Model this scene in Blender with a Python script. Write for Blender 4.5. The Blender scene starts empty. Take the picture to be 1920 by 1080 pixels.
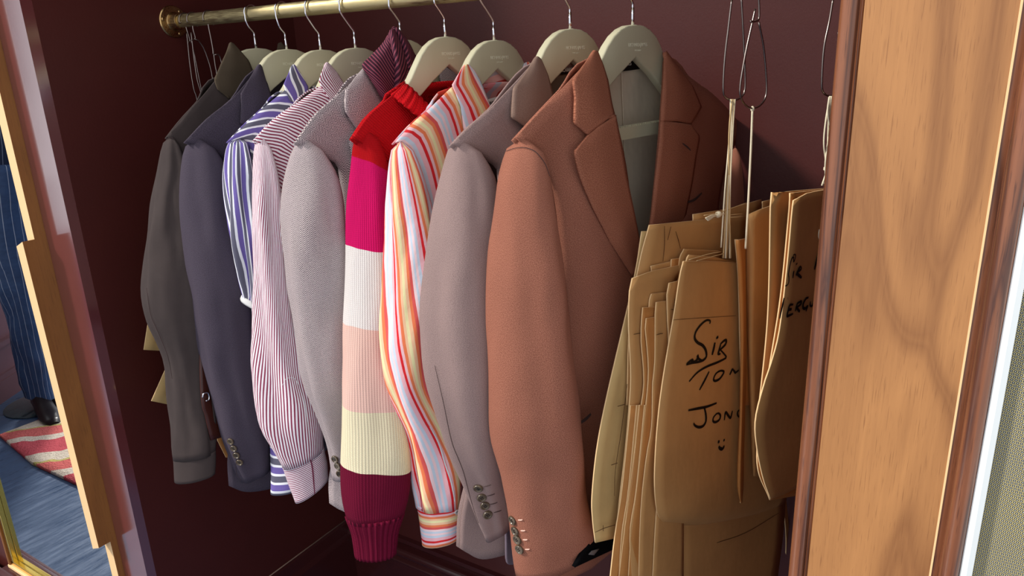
import bpy, bmesh, math, random
from mathutils import Vector, Matrix, noise
from math import sin, cos, pi, radians, sqrt, atan2
random.seed(7)
S = bpy.context.scene
COL = S.collection

# ------------------------------------------------------------------ camera, world, lights, exposure
FOC = 1366.0
CAM = Vector((0, 0, 1.5))
RM = Matrix(((0.8477315, 0.5291700, -0.0364747),
             (-0.1280686, 0.2709265, 0.9540426),
             (0.5147327, -0.8041007, 0.2974430)))       # world -> camera axes
cd = bpy.data.cameras.new('camera'); cam = bpy.data.objects.new('camera', cd); COL.objects.link(cam)
cam.matrix_world = Matrix.Translation(CAM) @ RM.transposed().to_4x4()
cd.sensor_width = 36; cd.lens = FOC * 36 / 1920; cd.clip_start = 0.02
S.camera = cam

W = bpy.data.worlds.new('world'); S.world = W; W.use_nodes = True
bg = W.node_tree.nodes['Background']; bg.inputs[0].default_value = (0.92, 0.95, 1.0, 1); bg.inputs[1].default_value = 1.12
ld = bpy.data.lights.new('sun', 'SUN'); ld.energy = 3.1; ld.angle = radians(7); ld.color = (1, 0.95, 0.88)
lo = bpy.data.objects.new('sun', ld); COL.objects.link(lo)
SUN_AZ = radians(46); SUN_EL = radians(38)
sd = Vector((sin(SUN_AZ) * cos(SUN_EL), cos(SUN_AZ) * cos(SUN_EL), -sin(SUN_EL)))
lo.rotation_euler = sd.to_track_quat('-Z', 'Y').to_euler(); lo.location = (-3, -3, 5)
S.view_settings.view_transform = 'Standard'; S.view_settings.look = 'None'
S.view_settings.gamma = 1; S.view_settings.exposure = 0.0; S.view_settings.use_curve_mapping = False

# ------------------------------------------------------------------ helpers: points
def ray(px, py):
    d = Vector((px - 960, -(py - 540), -FOC))
    return (RM.transposed() @ d).normalized()
def at_y(px, py, y): r = ray(px, py); return CAM + r * (y / r.y)
def at_x(px, py, x): r = ray(px, py); return CAM + r * (x / r.x)
def at_z(px, py, z): r = ray(px, py); return CAM + r * ((z - CAM.z) / r.z)
RAIL_Y, RAIL_Z, RAIL_R = 0.983, 1.602, 0.0125
class Plane:
    """vertical plane of a hanging thing: u towards the room, n along the rail, z up"""
    def __init__(s, x0, yaw=0, y0=RAIL_Y):
        a = radians(yaw); s.o = Vector((x0, y0, 0)); s.a = a
        s.n = Vector((cos(a), -sin(a), 0)); s.u = Vector((-sin(a), -cos(a), 0))
    def pt(s, px, py, n=0):
        r = ray(px, py); t = ((s.o - CAM).dot(s.n) + n) / r.dot(s.n); return CAM + r * t
    def w(s, u, z, n=0): return s.o + s.u * u + s.n * n + Vector((0, 0, z))
    def loc(s, P): d = P - s.o; return (d.dot(s.u), P.z, d.dot(s.n))

# ------------------------------------------------------------------ helpers: objects
def origin(o):
    v = Vector(o.location)
    while o.parent: o = o.parent; v += o.location
    return v
def thing(name, label, cat, loc, group=None):
    o = bpy.data.objects.new(name, None); COL.objects.link(o); o.location = loc; o.empty_display_size = 0.02
    o['label'] = label; o['category'] = cat
    if group: o['group'] = group
    return o
def tag(o, label, cat, group=None):
    o['label'] = label; o['category'] = cat
    if group: o['group'] = group
    return o
def mesh(name, V, F, mat, parent=None, smooth=True, uv=None, mats=None):
    off = origin(parent) if parent else Vector((0, 0, 0))
    me = bpy.data.meshes.new(name); me.from_pydata([tuple(Vector(v) - off) for v in V], [], F); me.update()
    for m in ([mat] + (mats or [])): me.materials.append(m)
    if uv:
        L = me.uv_layers.new(name='UVMap')
        for lp in me.loops: L.data[lp.index].uv = uv[lp.vertex_index]
    if smooth:
        for p in me.polygons: p.use_smooth = True
    o = bpy.data.objects.new(name, me); COL.objects.link(o)
    if parent: o.parent = parent
    return o
def top(o):
    """put a lone mesh's origin at its centre"""
    me = o.data; c = sum((v.co for v in me.vertices), Vector()) / len(me.vertices)
    for v in me.vertices: v.co -= c
    o.location = Vector(o.location) + c; return o
def boxv(x0, x1, y0, y1, z0, z1):
    V = [(x, y, z) for x in (x0, x1) for y in (y0, y1) for z in (z0, z1)]
    F = [(0, 1, 3, 2), (4, 6, 7, 5), (0, 4, 5, 1), (2, 3, 7, 6), (0, 2, 6, 4), (1, 5, 7, 3)]
    return V, F
def box(name, x0, x1, y0, y1, z0, z1, mat, parent=None, bev=0, kind=None):
    V, F = boxv(x0, x1, y0, y1, z0, z1)
    o = mesh(name, V, F, mat, parent, smooth=False)
    if bev: m = o.modifiers.new('b', 'BEVEL'); m.width = bev; m.segments = 3
    if kind: o['kind'] = kind
    if not parent: top(o)
    return o
def cr(p0, p1, p2, p3, t):
    return 0.5 * ((2 * p1) + (p2 - p0) * t + (2 * p0 - 5 * p1 + 4 * p2 - p3) * t * t + (3 * p1 - p0 - 3 * p2 + p3) * t ** 3)
def resample(P, n, smooth=True):
    """n+1 points along polyline P, evenly by control index weighted by length"""
    L = [0]
    for a, b in zip(P, P[1:]): L.append(L[-1] + (b - a).length + 1e-9)
    out = []
    for i in range(n + 1):
        s = L[-1] * i / n; k = 0
        while k < len(P) - 2 and s > L[k + 1]: k += 1
        t = min(1, max(0, (s - L[k]) / (L[k + 1] - L[k])))
        if smooth and len(P) > 2:
            a = P[k - 1] if k > 0 else P[0] * 2 - P[1]
            d = P[k + 2] if k + 2 < len(P) else P[-1] * 2 - P[-2]
            out.append(cr(a, P[k], P[k + 1], d, t))
        else: out.append(P[k].lerp(P[k + 1], t))
    return out
def solid(o, th, rim=None, off=-1):
    m = o.modifiers.new('s', 'SOLIDIFY'); m.thickness = th; m.offset = off
    if rim is not None: m.material_offset_rim = rim
    return m
def wr(P, amp, sx=9, sz=3, seed=0):
    if amp == 0: return 0
    q = Vector((P.x * sx + seed * 7.1, P.y * sx, P.z * sz))
    return amp * (noise.noise(q) + 0.45 * noise.noise(q * 2.3 + Vector((3, 1, 2))))
def patch(name, rows, mat, parent, nu=20, nv=40, th=0.0025, uvm='arc', ang=0, amp=0, nrm=None, seed=0,
          sx=9, sz=3, smr=True, smc=True, plane=None, rim=None, mats=None, off=-1, uvo=(0, 0)):
    """rows: lists of world points (equal count) -> smooth thick cloth or paper surface"""
    R = [resample([Vector(p) for p in r], nu, smr) for r in rows]
    C = [resample([R[j][i] for j in range(len(R))], nv, smc) for i in range(nu + 1)]
    G = [[C[i][j] for i in range(nu + 1)] for j in range(nv + 1)]
    if nrm is None: nrm = plane.n if plane else Vector((1, 0, 0))
    V = []; UV = []
    wm = sum((G[j][-1] - G[j][0]).length for j in range(nv + 1)) / (nv + 1)
    al = [0]
    for j in range(nv): al.append(al[-1] + (G[j + 1][nu // 2] - G[j][nu // 2]).length)
    for j in range(nv + 1):
        for i in range(nu + 1):
            P = G[j][i]
            if uvm == 'arc': a, b = i / nu * wm, -al[j]
            else: q = plane.loc(P); a, b = -q[0], q[1]
            ca, sa = cos(radians(ang)), sin(radians(ang))
            UV.append((a * ca - b * sa + uvo[0], a * sa + b * ca + uvo[1]))
            V.append(P + nrm * wr(P, amp, sx, sz, seed))
    F = [(j * (nu + 1) + i, j * (nu + 1) + i + 1, (j + 1) * (nu + 1) + i + 1, (j + 1) * (nu + 1) + i) for j in range(nv) for i in range(nu)]
    acc = Vector()
    for f in F[::7]: acc += (V[f[1]] - V[f[0]]).cross(V[f[3]] - V[f[0]])
    if acc.dot(nrm) < 0: F = [f[::-1] for f in F]
    o = mesh(name, V, F, mat, parent, uv=UV, mats=mats)
    if th: solid(o, th, rim, off)
    return o
def px_rows(pl, rows): return [[pl.pt(*p) for p in r] for r in rows]
def flat3(pl, rows, f=0.4):
    out = []
    for r in rows:
        m = (r[0][2] + r[2][2]) / 2
        out.append([r[0], (r[1][0], r[1][1], m + (r[1][2] - m) * f), r[2]])
    return px_rows(pl, out)
def sleeve(name, st, pl, mat, parent, depth=0.85, n=40, seg=44, amp=0.003, seed=0, cap=True, th=0.003, uvs=1.0, uvo=0,
           folds=0, fk=3, circ=0.30, nn=0, xf=None, dome=True, twist=0, stagger=0.0):
    """st: stations (Lx, Ly, Rx, Ry[, n]) read as the outline of a hanging sleeve; a closed tube of cloth with an open cuff"""
    rings = []
    if dome and cap:
        s0 = st[0]; cx, cy = (s0[0] + s0[2]) / 2, (s0[1] + s0[3]) / 2; w = s0[2] - s0[0]
        st = [(cx - w * .10, cy - 2, cx + w * .10, cy - 2) + tuple(s0[4:]), (cx - w * .34, cy - 1.5, cx + w * .34, cy - 1.5) + tuple(s0[4:])] + list(st)
    for k, s in enumerate(st):
        off = (s[4] if len(s) > 4 else 0) + nn
        cx, cy = (s[0] + s[2]) / 2, (s[1] + s[3]) / 2
        C = pl.pt(cx, cy, off) if isinstance(pl, Plane) else pl(cx, cy, off)
        dep = -(RM @ (C - CAM)).z
        def onp(x, y): r = ray(x, y); return CAM + r * (dep / -(RM @ r).z)
        L = onp(s[0], s[1]); R = onp(s[2], s[3]); C = (L + R) / 2
        rings.append((C, (R - L) / 2))
    Cs = resample([r[0] for r in rings], n); Es = resample([r[1] for r in rings], n)
    # keep stations' parameterisation identical for centres and half widths
    Lc = [0]
    for a, b in zip(rings, rings[1:]): Lc.append(Lc[-1] + (b[0] - a[0]).length + 1e-9)
    Es = []
    for i in range(n + 1):
        s_ = Lc[-1] * i / n; k = 0
        while k < len(rings) - 2 and s_ > Lc[k + 1]: k += 1
        t = min(1, (s_ - Lc[k]) / (Lc[k + 1] - Lc[k]))
        E = [r[1] for r in rings]
        a = E[k - 1] if k > 0 else E[0]; d = E[k + 2] if k + 2 < len(E) else E[-1]
        Es.append(cr(a, E[k], E[k + 1], d, t))
    V = []; UV = []; al = 0
    for i in range(n + 1):
        C, E = Cs[i], Es[i]
        if i: al += (Cs[i] - Cs[i - 1]).length
        view = (C - CAM); view.z = 0; view.normalize()
        D = view * (E.length * depth)
        for k in range(seg + 1):
            a = 2 * pi * k / seg + pi / 2
            P = C + E * cos(a) - D * (-sin(a))
            nd = (P - C); 
            if nd.length > 1e-6: nd.normalize()
            kk = (k % seg)
            aa = 2 * pi * kk / seg
            fd = folds * (cos(fk * aa + 2.2 * sin(i / n * 3 + seed)) * 0.6 + 0.4 * cos((fk + 2) * aa - 3 * i / n + seed))
            fade = min(1, i / n * 5) * min(1, (n - i) / n * 12 + 0.35)
            a2 = 2 * pi * kk / seg
            q = Vector((cos(a2) * 1.1 + seed * 3.3, sin(a2) * 1.1, al * 7))
            P = P + nd * (fd * fade + amp * fade * (noise.noise(q) * 1.3 + 0.6 * noise.noise(q * 2.1)))
            V.append(P); UV.append((k / seg * circ + uvo + twist * al, -al))
    h = (n // 2) * (seg + 1); cc = sum((V[h + k] for k in range(seg)), Vector()) / seg
    inside = ((V[h + 1] - V[h]).cross(V[h + seg + 2] - V[h])).dot(V[h] - cc) < 0
    if xf: V = [xf(v) for v in V]; inside = not inside
    F = [(i * (seg + 1) + k, i * (seg + 1) + k + 1, (i + 1) * (seg + 1) + k + 1, (i + 1) * (seg + 1) + k) for i in range(n) for k in range(seg)]
    if cap:
        c = len(V); V.append(sum((V[k] for k in range(seg)), Vector()) / seg); UV.append((0, 0))
        F += [(c, k + 1, k) for k in range(seg)]
    if inside: F = [f[::-1] for f in F]
    o = mesh(name, V, F, mat, parent, uv=UV)
    if th: solid(o, th)
    return o
def tube(name, pts, r, mat, parent=None, seg=8, smooth=True, n=None, closed=False):
    P = [Vector(p) for p in pts]
    if smooth and len(P) > 2: P = resample(P, n or len(P) * 5)
    V = []; F = []
    up = None
    for i, p in enumerate(P):
        t = (P[min(i + 1, len(P) - 1)] - P[max(i - 1, 0)]).normalized()
        if up is None: up = t.orthogonal().normalized()
        up = (up - t * up.dot(t)).normalized(); b = t.cross(up)
        rr = r[i * (len(r) - 1) // max(1, len(P) - 1)] if isinstance(r, (list, tuple)) else r
        for k in range(seg): V.append(p + up * cos(2 * pi * k / seg) * rr + b * sin(2 * pi * k / seg) * rr)
    for i in range(len(P) - 1):
        for k in range(seg): F.append((i * seg + k, i * seg + (k + 1) % seg, (i + 1) * seg + (k + 1) % seg, (i + 1) * seg + k))
    F.append(tuple(range(seg))[::-1]); F.append(tuple(len(V) - seg + k for k in range(seg)))
    return mesh(name, V, F, mat, parent)
def lathe(name, prof, origin_, axis, mat, parent=None, seg=32):
    """prof: (radius, height along axis)"""
    ax = Vector(axis).normalized(); u = ax.orthogonal().normalized(); v = ax.cross(u); V = []; F = []
    for r, h in prof:
        for k in range(seg): V.append(Vector(origin_) + ax * h + u * r * cos(2 * pi * k / seg) + v * r * sin(2 * pi * k / seg))
    for i in range(len(prof) - 1):
        for k in range(seg): F.append((i * seg + k, i * seg + (k + 1) % seg, (i + 1) * seg + (k + 1) % seg, (i + 1) * seg + k))
    F.append(tuple(range(seg))[::-1]); F.append(tuple(len(V) - seg + k for k in range(seg)))
    o = mesh(name, V, F, mat, parent); m = o.modifiers.new('e', 'EDGE_SPLIT'); m.split_angle = radians(40)
    return o
def ribbon(name, strokes, mat, parent, nrm, w=0.0015):
    """flat ink or thread strokes: each a list of world points"""
    V = []; F = []
    for st in strokes:
        ww = w
        if isinstance(st, tuple): st, ww = st
        P = resample([Vector(p) for p in st], max(4, len(st) * 5)) if len(st) > 2 else resample([Vector(p) for p in st], 3, False)
        b = len(V)
        for i, p in enumerate(P):
            t = P[min(i + 1, len(P) - 1)] - P[max(i - 1, 0)]
            s = t.cross(nrm).normalized() * ww * 0.5 * (0.7 + 0.5 * sin(pi * (i + 1) / (len(P) + 1)))
            V += [p - s, p + s]
        F += [(b + 2 * i, b + 2 * i + 1, b + 2 * i + 3, b + 2 * i + 2) for i in range(len(P) - 1)]
    o = mesh(name, V, F, mat, parent, smooth=False); solid(o, 0.0002, off=0)
    return o

# ------------------------------------------------------------------ helpers: materials
def lin(c):
    return tuple(((x / 255) / 12.92 if x / 255 <= 0.04045 else (((x / 255) + 0.055) / 1.055) ** 2.4) for x in c) + (1,)
class M:
    def __init__(s, name, rough=0.7, spec=0.3, metal=0, sheen=0, coat=0):
        s.m = bpy.data.materials.new(name); s.m.use_nodes = True; s.t = s.m.node_tree; s.b = s.t.nodes['Principled BSDF']
        s.b.inputs['Roughness'].default_value = rough; s.b.inputs['Metallic'].default_value = metal
        s.b.inputs['Specular IOR Level'].default_value = spec
        s.b.inputs['Sheen Weight'].default_value = sheen; s.b.inputs['Coat Weight'].default_value = coat
        s.h = None
    def N(s, t, **k):
        n = s.t.nodes.new(t)
        for a, b in k.items(): setattr(n, a, b)
        return n
    def L(s, a, b): s.t.links.new(a, b)
    def coord(s, kind='UV', scale=(1, 1, 1), rot=(0, 0, 0)):
        c = s.N('ShaderNodeTexCoord'); mp = s.N('ShaderNodeMapping'); s.L(c.outputs[kind], mp.inputs[0])
        mp.inputs['Scale'].default_value = scale; mp.inputs['Rotation'].default_value = rot; return mp.outputs[0]
    def math(s, op, a, b=None, c=None):
        n = s.N('ShaderNodeMath', operation=op)
        for i, v in enumerate((a, b, c)):
            if v is None: continue
            if isinstance(v, (int, float)): n.inputs[i].default_value = v
            else: s.L(v, n.inputs[i])
        return n.outputs[0]
    def noise(s, vec, scale, detail=4, rough=0.6, dist=0):
        n = s.N('ShaderNodeTexNoise'); s.L(vec, n.inputs['Vector']); n.inputs['Scale'].default_value = scale
        n.inputs['Detail'].default_value = detail; n.inputs['Roughness'].default_value = rough; n.inputs['Distortion'].default_value = dist
        return n.outputs['Fac']
    def ramp(s, f, stops, const=False):
        n = s.N('ShaderNodeValToRGB'); e = n.color_ramp.elements
        while len(e) > 1: e.remove(e[0])
        e[0].position = stops[0][0]; e[0].color = stops[0][1]
        for p, c in stops[1:]: x = e.new(p); x.color = c
        if const: n.color_ramp.interpolation = 'CONSTANT'
        s.L(f, n.inputs[0]); return n.outputs[0]
    def mix(s, f, a, b, mode='MIX'):
        n = s.N('ShaderNodeMix', data_type='RGBA', blend_type=mode)
        for i, v in ((0, f), (6, a), (7, b)):
            if isinstance(v, (int, float)): n.inputs[i].default_value = v
            elif isinstance(v, tuple): n.inputs[i].default_value = v
            else: s.L(v, n.inputs[i])
        return n.outputs[2]
    def col(s, v):
        if isinstance(v, tuple): s.b.inputs['Base Color'].default_value = v
        else: s.L(v, s.b.inputs['Base Color'])
    def bump(s, h, st=0.3, dist=0.001):
        n = s.N('ShaderNodeBump'); n.inputs['Strength'].default_value = st; n.inputs['Distance'].default_value = dist
        s.L(h, n.inputs['Height'])
        if s.h: s.L(s.h, n.inputs['Normal'])
        s.h = n.outputs[0]; s.L(s.h, s.b.inputs['Normal'])
    def sep(s, v):
        n = s.N('ShaderNodeSeparateXYZ'); s.L(v, n.inputs[0]); return n.outputs

def paint(name, c, rough=0.35, tex=0.25, spec=0.5, coat=0.0):
    m = M(name, rough, spec, coat=coat); o = m.coord('Object')
    m.col(m.mix(m.noise(o, 6), lin([x * 0.92 for x in c]), lin([min(255, x * 1.08) for x in c])))
    m.bump(m.noise(o, 260, 3), tex, 0.0006); m.bump(m.noise(o, 3, 2), 0.15, 0.01)
    return m.m
def wool(name, c, c2, fleck=0.5, rough=0.85, twill=0, sheen=0.0, scale=950, slub=0.3):
    m = M(name, rough, 0.15, sheen=sheen); u = m.coord('UV')
    a = m.noise(u, scale, 3, 0.75); b = m.noise(m.coord('UV', (1, 0.06, 1)), scale * 0.9, 2); d = m.noise(u, 14, 3)
    f = m.ramp(a, [(0.36, (0, 0, 0, 1)), (0.64, (1, 1, 1, 1))])
    base = m.mix(f, lin(c), lin(c2))
    base = m.mix(m.math('MULTIPLY', b, slub), base, lin(c2))
    base = m.mix(m.math('MULTIPLY', d, 0.2), base, lin([x * 0.8 for x in c]))
    m.col(base); m.bump(a, 0.3, 0.0003); m.bump(d, 0.25, 0.003)
    if twill:
        x = m.sep(u); w = m.math('FRACT', m.math('MULTIPLY', m.math('ADD', x[0], x[1]), twill)); m.bump(w, 0.35, 0.0004)
    return m.m
def plainc(name, c, rough=0.8, bump=0.25, sheen=0.0, spec=0.2, scale=700):
    m = M(name, rough, spec, sheen=sheen); u = m.coord('UV')
    m.col(m.mix(m.noise(u, 30, 4), lin([x * 0.9 for x in c]), lin([min(255, x * 1.07) for x in c])))
    m.bump(m.noise(u, scale, 2), bump, 0.0004); m.bump(m.noise(u, 25, 3), 0.3, 0.002)
    return m.m
def stripes(name, stops, period, rough=0.75, wob=0.0006, crease=0.25):
    """stops: [(pos, rgb)] over one repeat across the cloth"""
    m = M(name, rough, 0.2); u = m.coord('UV'); x = m.sep(u)
    wv = m.math('MULTIPLY', m.noise(u, 22, 2), wob * 4)
    f = m.math('FRACT', m.math('MULTIPLY', m.math('ADD', x[0], wv), 1 / period))
    c = m.ramp(f, [(p, lin(k)) for p, k in stops], True)
    c = m.mix(m.math('MULTIPLY', m.noise(u, 900, 2), 0.22), c, (0.9, 0.9, 0.9, 1), 'MULTIPLY')
    m.col(c); m.bump(m.noise(u, 900, 2), 0.25, 0.0003); m.bump(m.noise(u, 30, 4), crease, 0.003)
    return m.m
def metal(name, c, rough=0.25, br=0.0):
    m = M(name, rough, 0.5, 1); m.col(lin(c)); o = m.coord('Object', (1, 1, 1))
    if br:
        n = m.noise(m.coord('Object', (40, 400, 400)), 1, 3)
        m.L(m.ramp(n, [(0.3, (rough * 0.7,) * 3 + (1,)), (0.7, (min(1, rough * 1.5),) * 3 + (1,))]), m.b.inputs['Roughness'])
        m.col(m.mix(m.noise(o, 12, 4), lin([x * (1 - br) for x in c]), lin(c)))
    return m.m
def walnut(name, c, dark, scale=1.0, rough=0.38, spec=0.4, fig=1.0, zs=2.2):
    m = M(name, rough, spec); o = m.coord('Object', (1, 1, 1))
    big = m.noise(m.coord('Object', (9 * scale, 9 * scale, zs * scale), (0, 0, 0)), 1, 2, 0.4, 0.7)
    bands = m.math('FRACT', m.math('MULTIPLY', big, 4.0))
    tri = m.math('ABSOLUTE', m.math('SUBTRACT', m.math('MULTIPLY', bands, 2), 1))
    grain = m.noise(m.coord('Object', (260, 260, 9)), 1, 3, 0.7)
    pores = m.noise(m.coord('Object', (900, 900, 30)), 1, 2)
    f = m.math('ADD', m.math('MULTIPLY', m.ramp(tri, [(0, (0, 0, 0, 1)), (0.55, (0.3, 0.3, 0.3, 1)), (0.9, (0.9, 0.9, 0.9, 1)), (1, (0.75, 0.75, 0.75, 1))]), 0.62 * fig), m.math('MULTIPLY', grain, 0.38))
    cc = m.mix(f, lin(c), lin(dark))
    cc = m.mix(m.ramp(pores, [(0.3, (0.6, 0.6, 0.6, 1)), (0.42, (0, 0, 0, 1))]), cc, lin(dark))
    m.col(cc); m.bump(pores, 0.12, 0.0004)
    return m.m
def kraft(name, c, rough=0.62):
    m = M(name, rough, 0.25); o = m.coord('Object'); 
    f = m.noise(o, 9, 4); g = m.noise(m.coord('Object', (1, 1, 0.35)), 60, 4, 0.6)
    cc = m.mix(f, lin([x * 0.86 for x in c]), lin([min(255, x * 1.08) for x in c]))
    cc = m.mix(m.math('MULTIPLY', g, 0.25), cc, lin([x * 0.75 for x in c]))
    m.col(cc); m.bump(g, 0.18, 0.002); m.bump(m.noise(o, 14, 3), 0.3, 0.006); m.bump(m.noise(o, 500, 2), 0.1, 0.0003)
    return m.m

WINE = paint('wine_eggshell_paint', (76, 30, 26), 0.42, 0.3, 0.35)
WINE_D = paint('wine_gloss_trim_paint', (66, 28, 28), 0.22, 0.15)
GLOSS = paint('wine_glossy_pilaster_paint', (110, 52, 54), 0.16, 0.22, 0.8, 0.6)
GP = bpy.data.materials['wine_glossy_pilaster_paint'].node_tree.nodes['Principled BSDF']; GP.inputs['Coat Weight'].default_value = 1; GP.inputs['Coat IOR'].default_value = 2.9; GP.inputs['Coat Roughness'].default_value = 0.14
WALN = walnut('figured_walnut_veneer', (190, 134, 82), (128, 82, 48))
WALN_D = walnut('dark_walnut_moulding', (150, 92, 60), (60, 32, 26), 6, 0.25, 0.6, 1.1, 0.35)
FINW = walnut('brown_fin_wood', (150, 96, 48), (104, 62, 30), 0.8, 0.42, 0.3, 0.4)
MAPLE_AND_LIT_EDGE = M('pale_inlay_and_lit_edge_wood', 0.5, 0.3); MAPLE_AND_LIT_EDGE.col(lin((244, 204, 150))); MAPLE_AND_LIT_EDGE = MAPLE_AND_LIT_EDGE.m
GOLD = metal('polished_gold_trim', (222, 190, 96), 0.2)
BRASS = metal('brushed_brass', (218, 200, 150), 0.46, 0.2)
BRASS_P = metal('aged_brass_flange', (214, 176, 120), 0.26, 0.3)
CHROME = metal('chrome', (225, 225, 230), 0.08)
WIRE = metal('grey_steel_wire', (150, 138, 132), 0.32)
SAGE = M('sage_lacquer', 0.32, 0.5); SAGE.col(lin((196, 190, 160))); SAGE = SAGE.m
SAGE_E = M('embossed_sage_lettering', 0.3, 0.5); SAGE_E.col(lin((226, 222, 196))); SAGE_E = SAGE_E.m
KR1 = kraft('kraft_pattern_card', (202, 150, 92)); KR2 = kraft('pale_kraft_card', (206, 170, 112)); KR3 = kraft('orange_kraft_card', (196, 132, 70))
KEDGE = M('cut_card_edge', 0.7, 0.2); KEDGE.col(lin((236, 198, 146))); KEDGE = KEDGE.m
INK = M('black_marker_ink', 0.5, 0.3); INK.col(lin((16, 12, 12))); INK = INK.m
PENCIL = M('pencil_line', 0.7, 0.2); PENCIL.col(lin((88, 58, 34))); PENCIL = PENCIL.m
STRING = M('cream_cotton_string', 0.9, 0.1); STRING.col(lin((232, 220, 190))); STRING = STRING.m
STRING2 = M('tan_cotton_string', 0.9, 0.1); STRING2.col(lin((206, 176, 128))); STRING2 = STRING2.m

# ------------------------------------------------------------------ the setting
FZ = 0.0
XL, YF, YB = -1.43, 0.695, 1.305
def paneled(name, x0, x1, y0, y1, z0, z1, mat): return box(name, x0, x1, y0, y1, z0, z1, mat, kind='structure')
paneled('wall_back', XL - 0.06, 0.12, YB, YB + 0.05, 0, 2.5, WINE)
paneled('wall_left', XL - 0.025, XL, YF + 0.02, YB, 0.232, 2.5, WINE)
paneled('unseen_ceiling', XL - 0.06, 0.14, YF, YB + 0.05, 2.35, 2.5, WINE)  # out of view, added to keep the closet interior dark
paneled('wall_right', -0.035, 0.0, YF + 0.03, YB, 0, 2.5, WINE)
# floor
def floor_mat():
    m = M('dark_boards_sky_tint', 0.3, 0.6); o = m.coord('Object', (14, 2.2, 1), (0, 0, 0.5))
    n = m.noise(o, 3, 5, 0.7); m.col(m.mix(n, lin((30, 44, 66)), lin((74, 100, 136))))  # the blue of the reflected sky is mixed into the board colour
    m.L(m.ramp(n, [(0.3, (0.22,) * 3 + (1,)), (0.7, (0.45,) * 3 + (1,))]), m.b.inputs['Roughness']); m.bump(n, 0.4, 0.003)
    return m.m
FLOOR = floor_mat()
fl = box('floor', -5.5, 1.2, -3.0, 1.36, -0.05, 0.0, FLOOR, kind='structure')
# baseboard profile swept along the back and the left inner wall
def profile(name, prof, a, b, outd, mat, kind='structure'):
    """prof: (out, z) list closed towards the wall"""
    V = []; n = len(prof)
    for e in (a, b):
        for o_, z in prof: V.append(Vector((e[0], e[1], 0)) + Vector(outd) * o_ + Vector((0, 0, z)))
    F = [(i, (i + 1) % n, n + (i + 1) % n, n + i) for i in range(n)] + [tuple(range(n))[::-1], tuple(range(n, 2 * n))]
    o = mesh(name, V, F, mat, smooth=False)
    bm = bmesh.new(); bm.from_mesh(o.data); bmesh.ops.recalc_face_normals(bm, faces=bm.faces); bm.to_mesh(o.data); bm.free()
    top(o)
    if kind: o['kind'] = kind
    return o
def arcp(cx, cz, r, a0, a1, n=8): return [(cx + r * cos(radians(a0 + (a1 - a0) * i / n)), cz + r * sin(radians(a0 + (a1 - a0) * i / n))) for i in range(n + 1)]
PB = [(0, 0), (0.018, 0), (0.018, 0.150)] + arcp(0.018, 0.156, 0.006, -90, 40, 5) + [(0.013, 0.168)] + arcp(0.013, 0.188, 0.016, -70, 75, 8) + [(0.006, 0.207), (0.010, 0.214), (0.010, 0.226), (0, 0.230)]
profile('baseboard_back', PB, (XL, YB), (-0.035, YB), (0, -1, 0), WINE_D)
PL = [(0, 0), (0.012, 0), (0.012, 0.175), (0.006, 0.19), (0.004, 0.222), (0, 0.230)]
profile('baseboard_left', PL, (XL, YF + 0.03), (XL, YB), (1, 0, 0), WINE_D)
SEAM = M('worn_pale_caulk_line', 0.7, 0.3); SEAM.col(lin((170, 140, 122))); SEAM = SEAM.m
o = tube('trim_1', [(XL + 0.001, YF + 0.03, 0.2315), (XL + 0.001, YB, 0.2315)], 0.0016, SEAM, smooth=False); o['kind'] = 'structure'; top(o)
o = tube('trim_2', [(XL + 0.0015, YB - 0.0205, 0.02), (XL + 0.0015, YB - 0.0205, 0.16), (XL + 0.0015, YB - 0.012, 0.228)], 0.0014, SEAM, smooth=False); o['kind'] = 'structure'; top(o)
# left pilaster (glossy) and its return
paneled('trim_3', -1.527, XL, YF, YF + 0.02, 0, 2.5, GLOSS)
# wall beyond the mirror at the left
paneled('wall_front', -3.3, -2.146, 0.69, 0.72, 0, 2.5, WINE)
paneled('trim_4', -2.16, -1.527, 0.672, 0.70, 0, 0.198, WINE_D)
PM = [(0, 0), (0.02, 0), (0.02, 0.135), (0.028, 0.142), (0.028, 0.150)] + arcp(0.02, 0.163, 0.012, -60, 80, 6) + [(0.010, 0.182), (0.012, 0.188), (0.004, 0.196), (0, 0.197)]
profile('baseboard_front', PM, (-3.3, 0.672), (-1.56, 0.672), (0, -1, 0), WINE_D)
# right jamb: round bead, walnut pilaster, inlay, stepped mouldings, pale bead, perforated panel
def vert_prof(name, pts, z0, z1, mat, kind='structure', smooth=True):
    """pts: closed plan outline"""
    n = len(pts); V = [Vector((x, y, z)) for z in (z0, z1) for x, y in pts]
    F = [(i, (i + 1) % n, n + (i + 1) % n, n + i) for i in range(n)] + [tuple(range(n))[::-1], tuple(range(n, 2 * n))]
    o = mesh(name, V, F, mat, smooth=smooth)
    bm = bmesh.new(); bm.from_mesh(o.data); bmesh.ops.recalc_face_normals(bm, faces=bm.faces); bm.to_mesh(o.data); bm.free()
    if smooth: m = o.modifiers.new('e', 'EDGE_SPLIT'); m.split_angle = radians(35)
    top(o); o['kind'] = kind; return o
b = [(-0.1045 + 0.0062 * cos(radians(a)), 0.6975 + 0.0062 * sin(radians(a))) for a in range(20, 341, 20)]
vert_prof('trim_5', [(-0.093, 0.7), (-0.093, 0.73), (-0.112, 0.73)] + [(-0.1035 + 0.008 * cos(radians(a)), 0.702 + 0.008 * sin(radians(a))) for a in range(170, 345, 12)], 0, 2.5, WALN_D)
vert_prof('trim_6', [(-0.0965, 0.700), (-0.0965, 0.73), (-0.092, 0.73), (-0.092, 0.697), (-0.094, 0.6955)], 0, 2.5, WALN_D, smooth=False)
vert_prof('trim_7', [(-0.092, 0.695), (-0.092, 0.735), (0.0145, 0.735), (0.0145, 0.695)], 0, 2.5, WALN, smooth=False)
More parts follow.
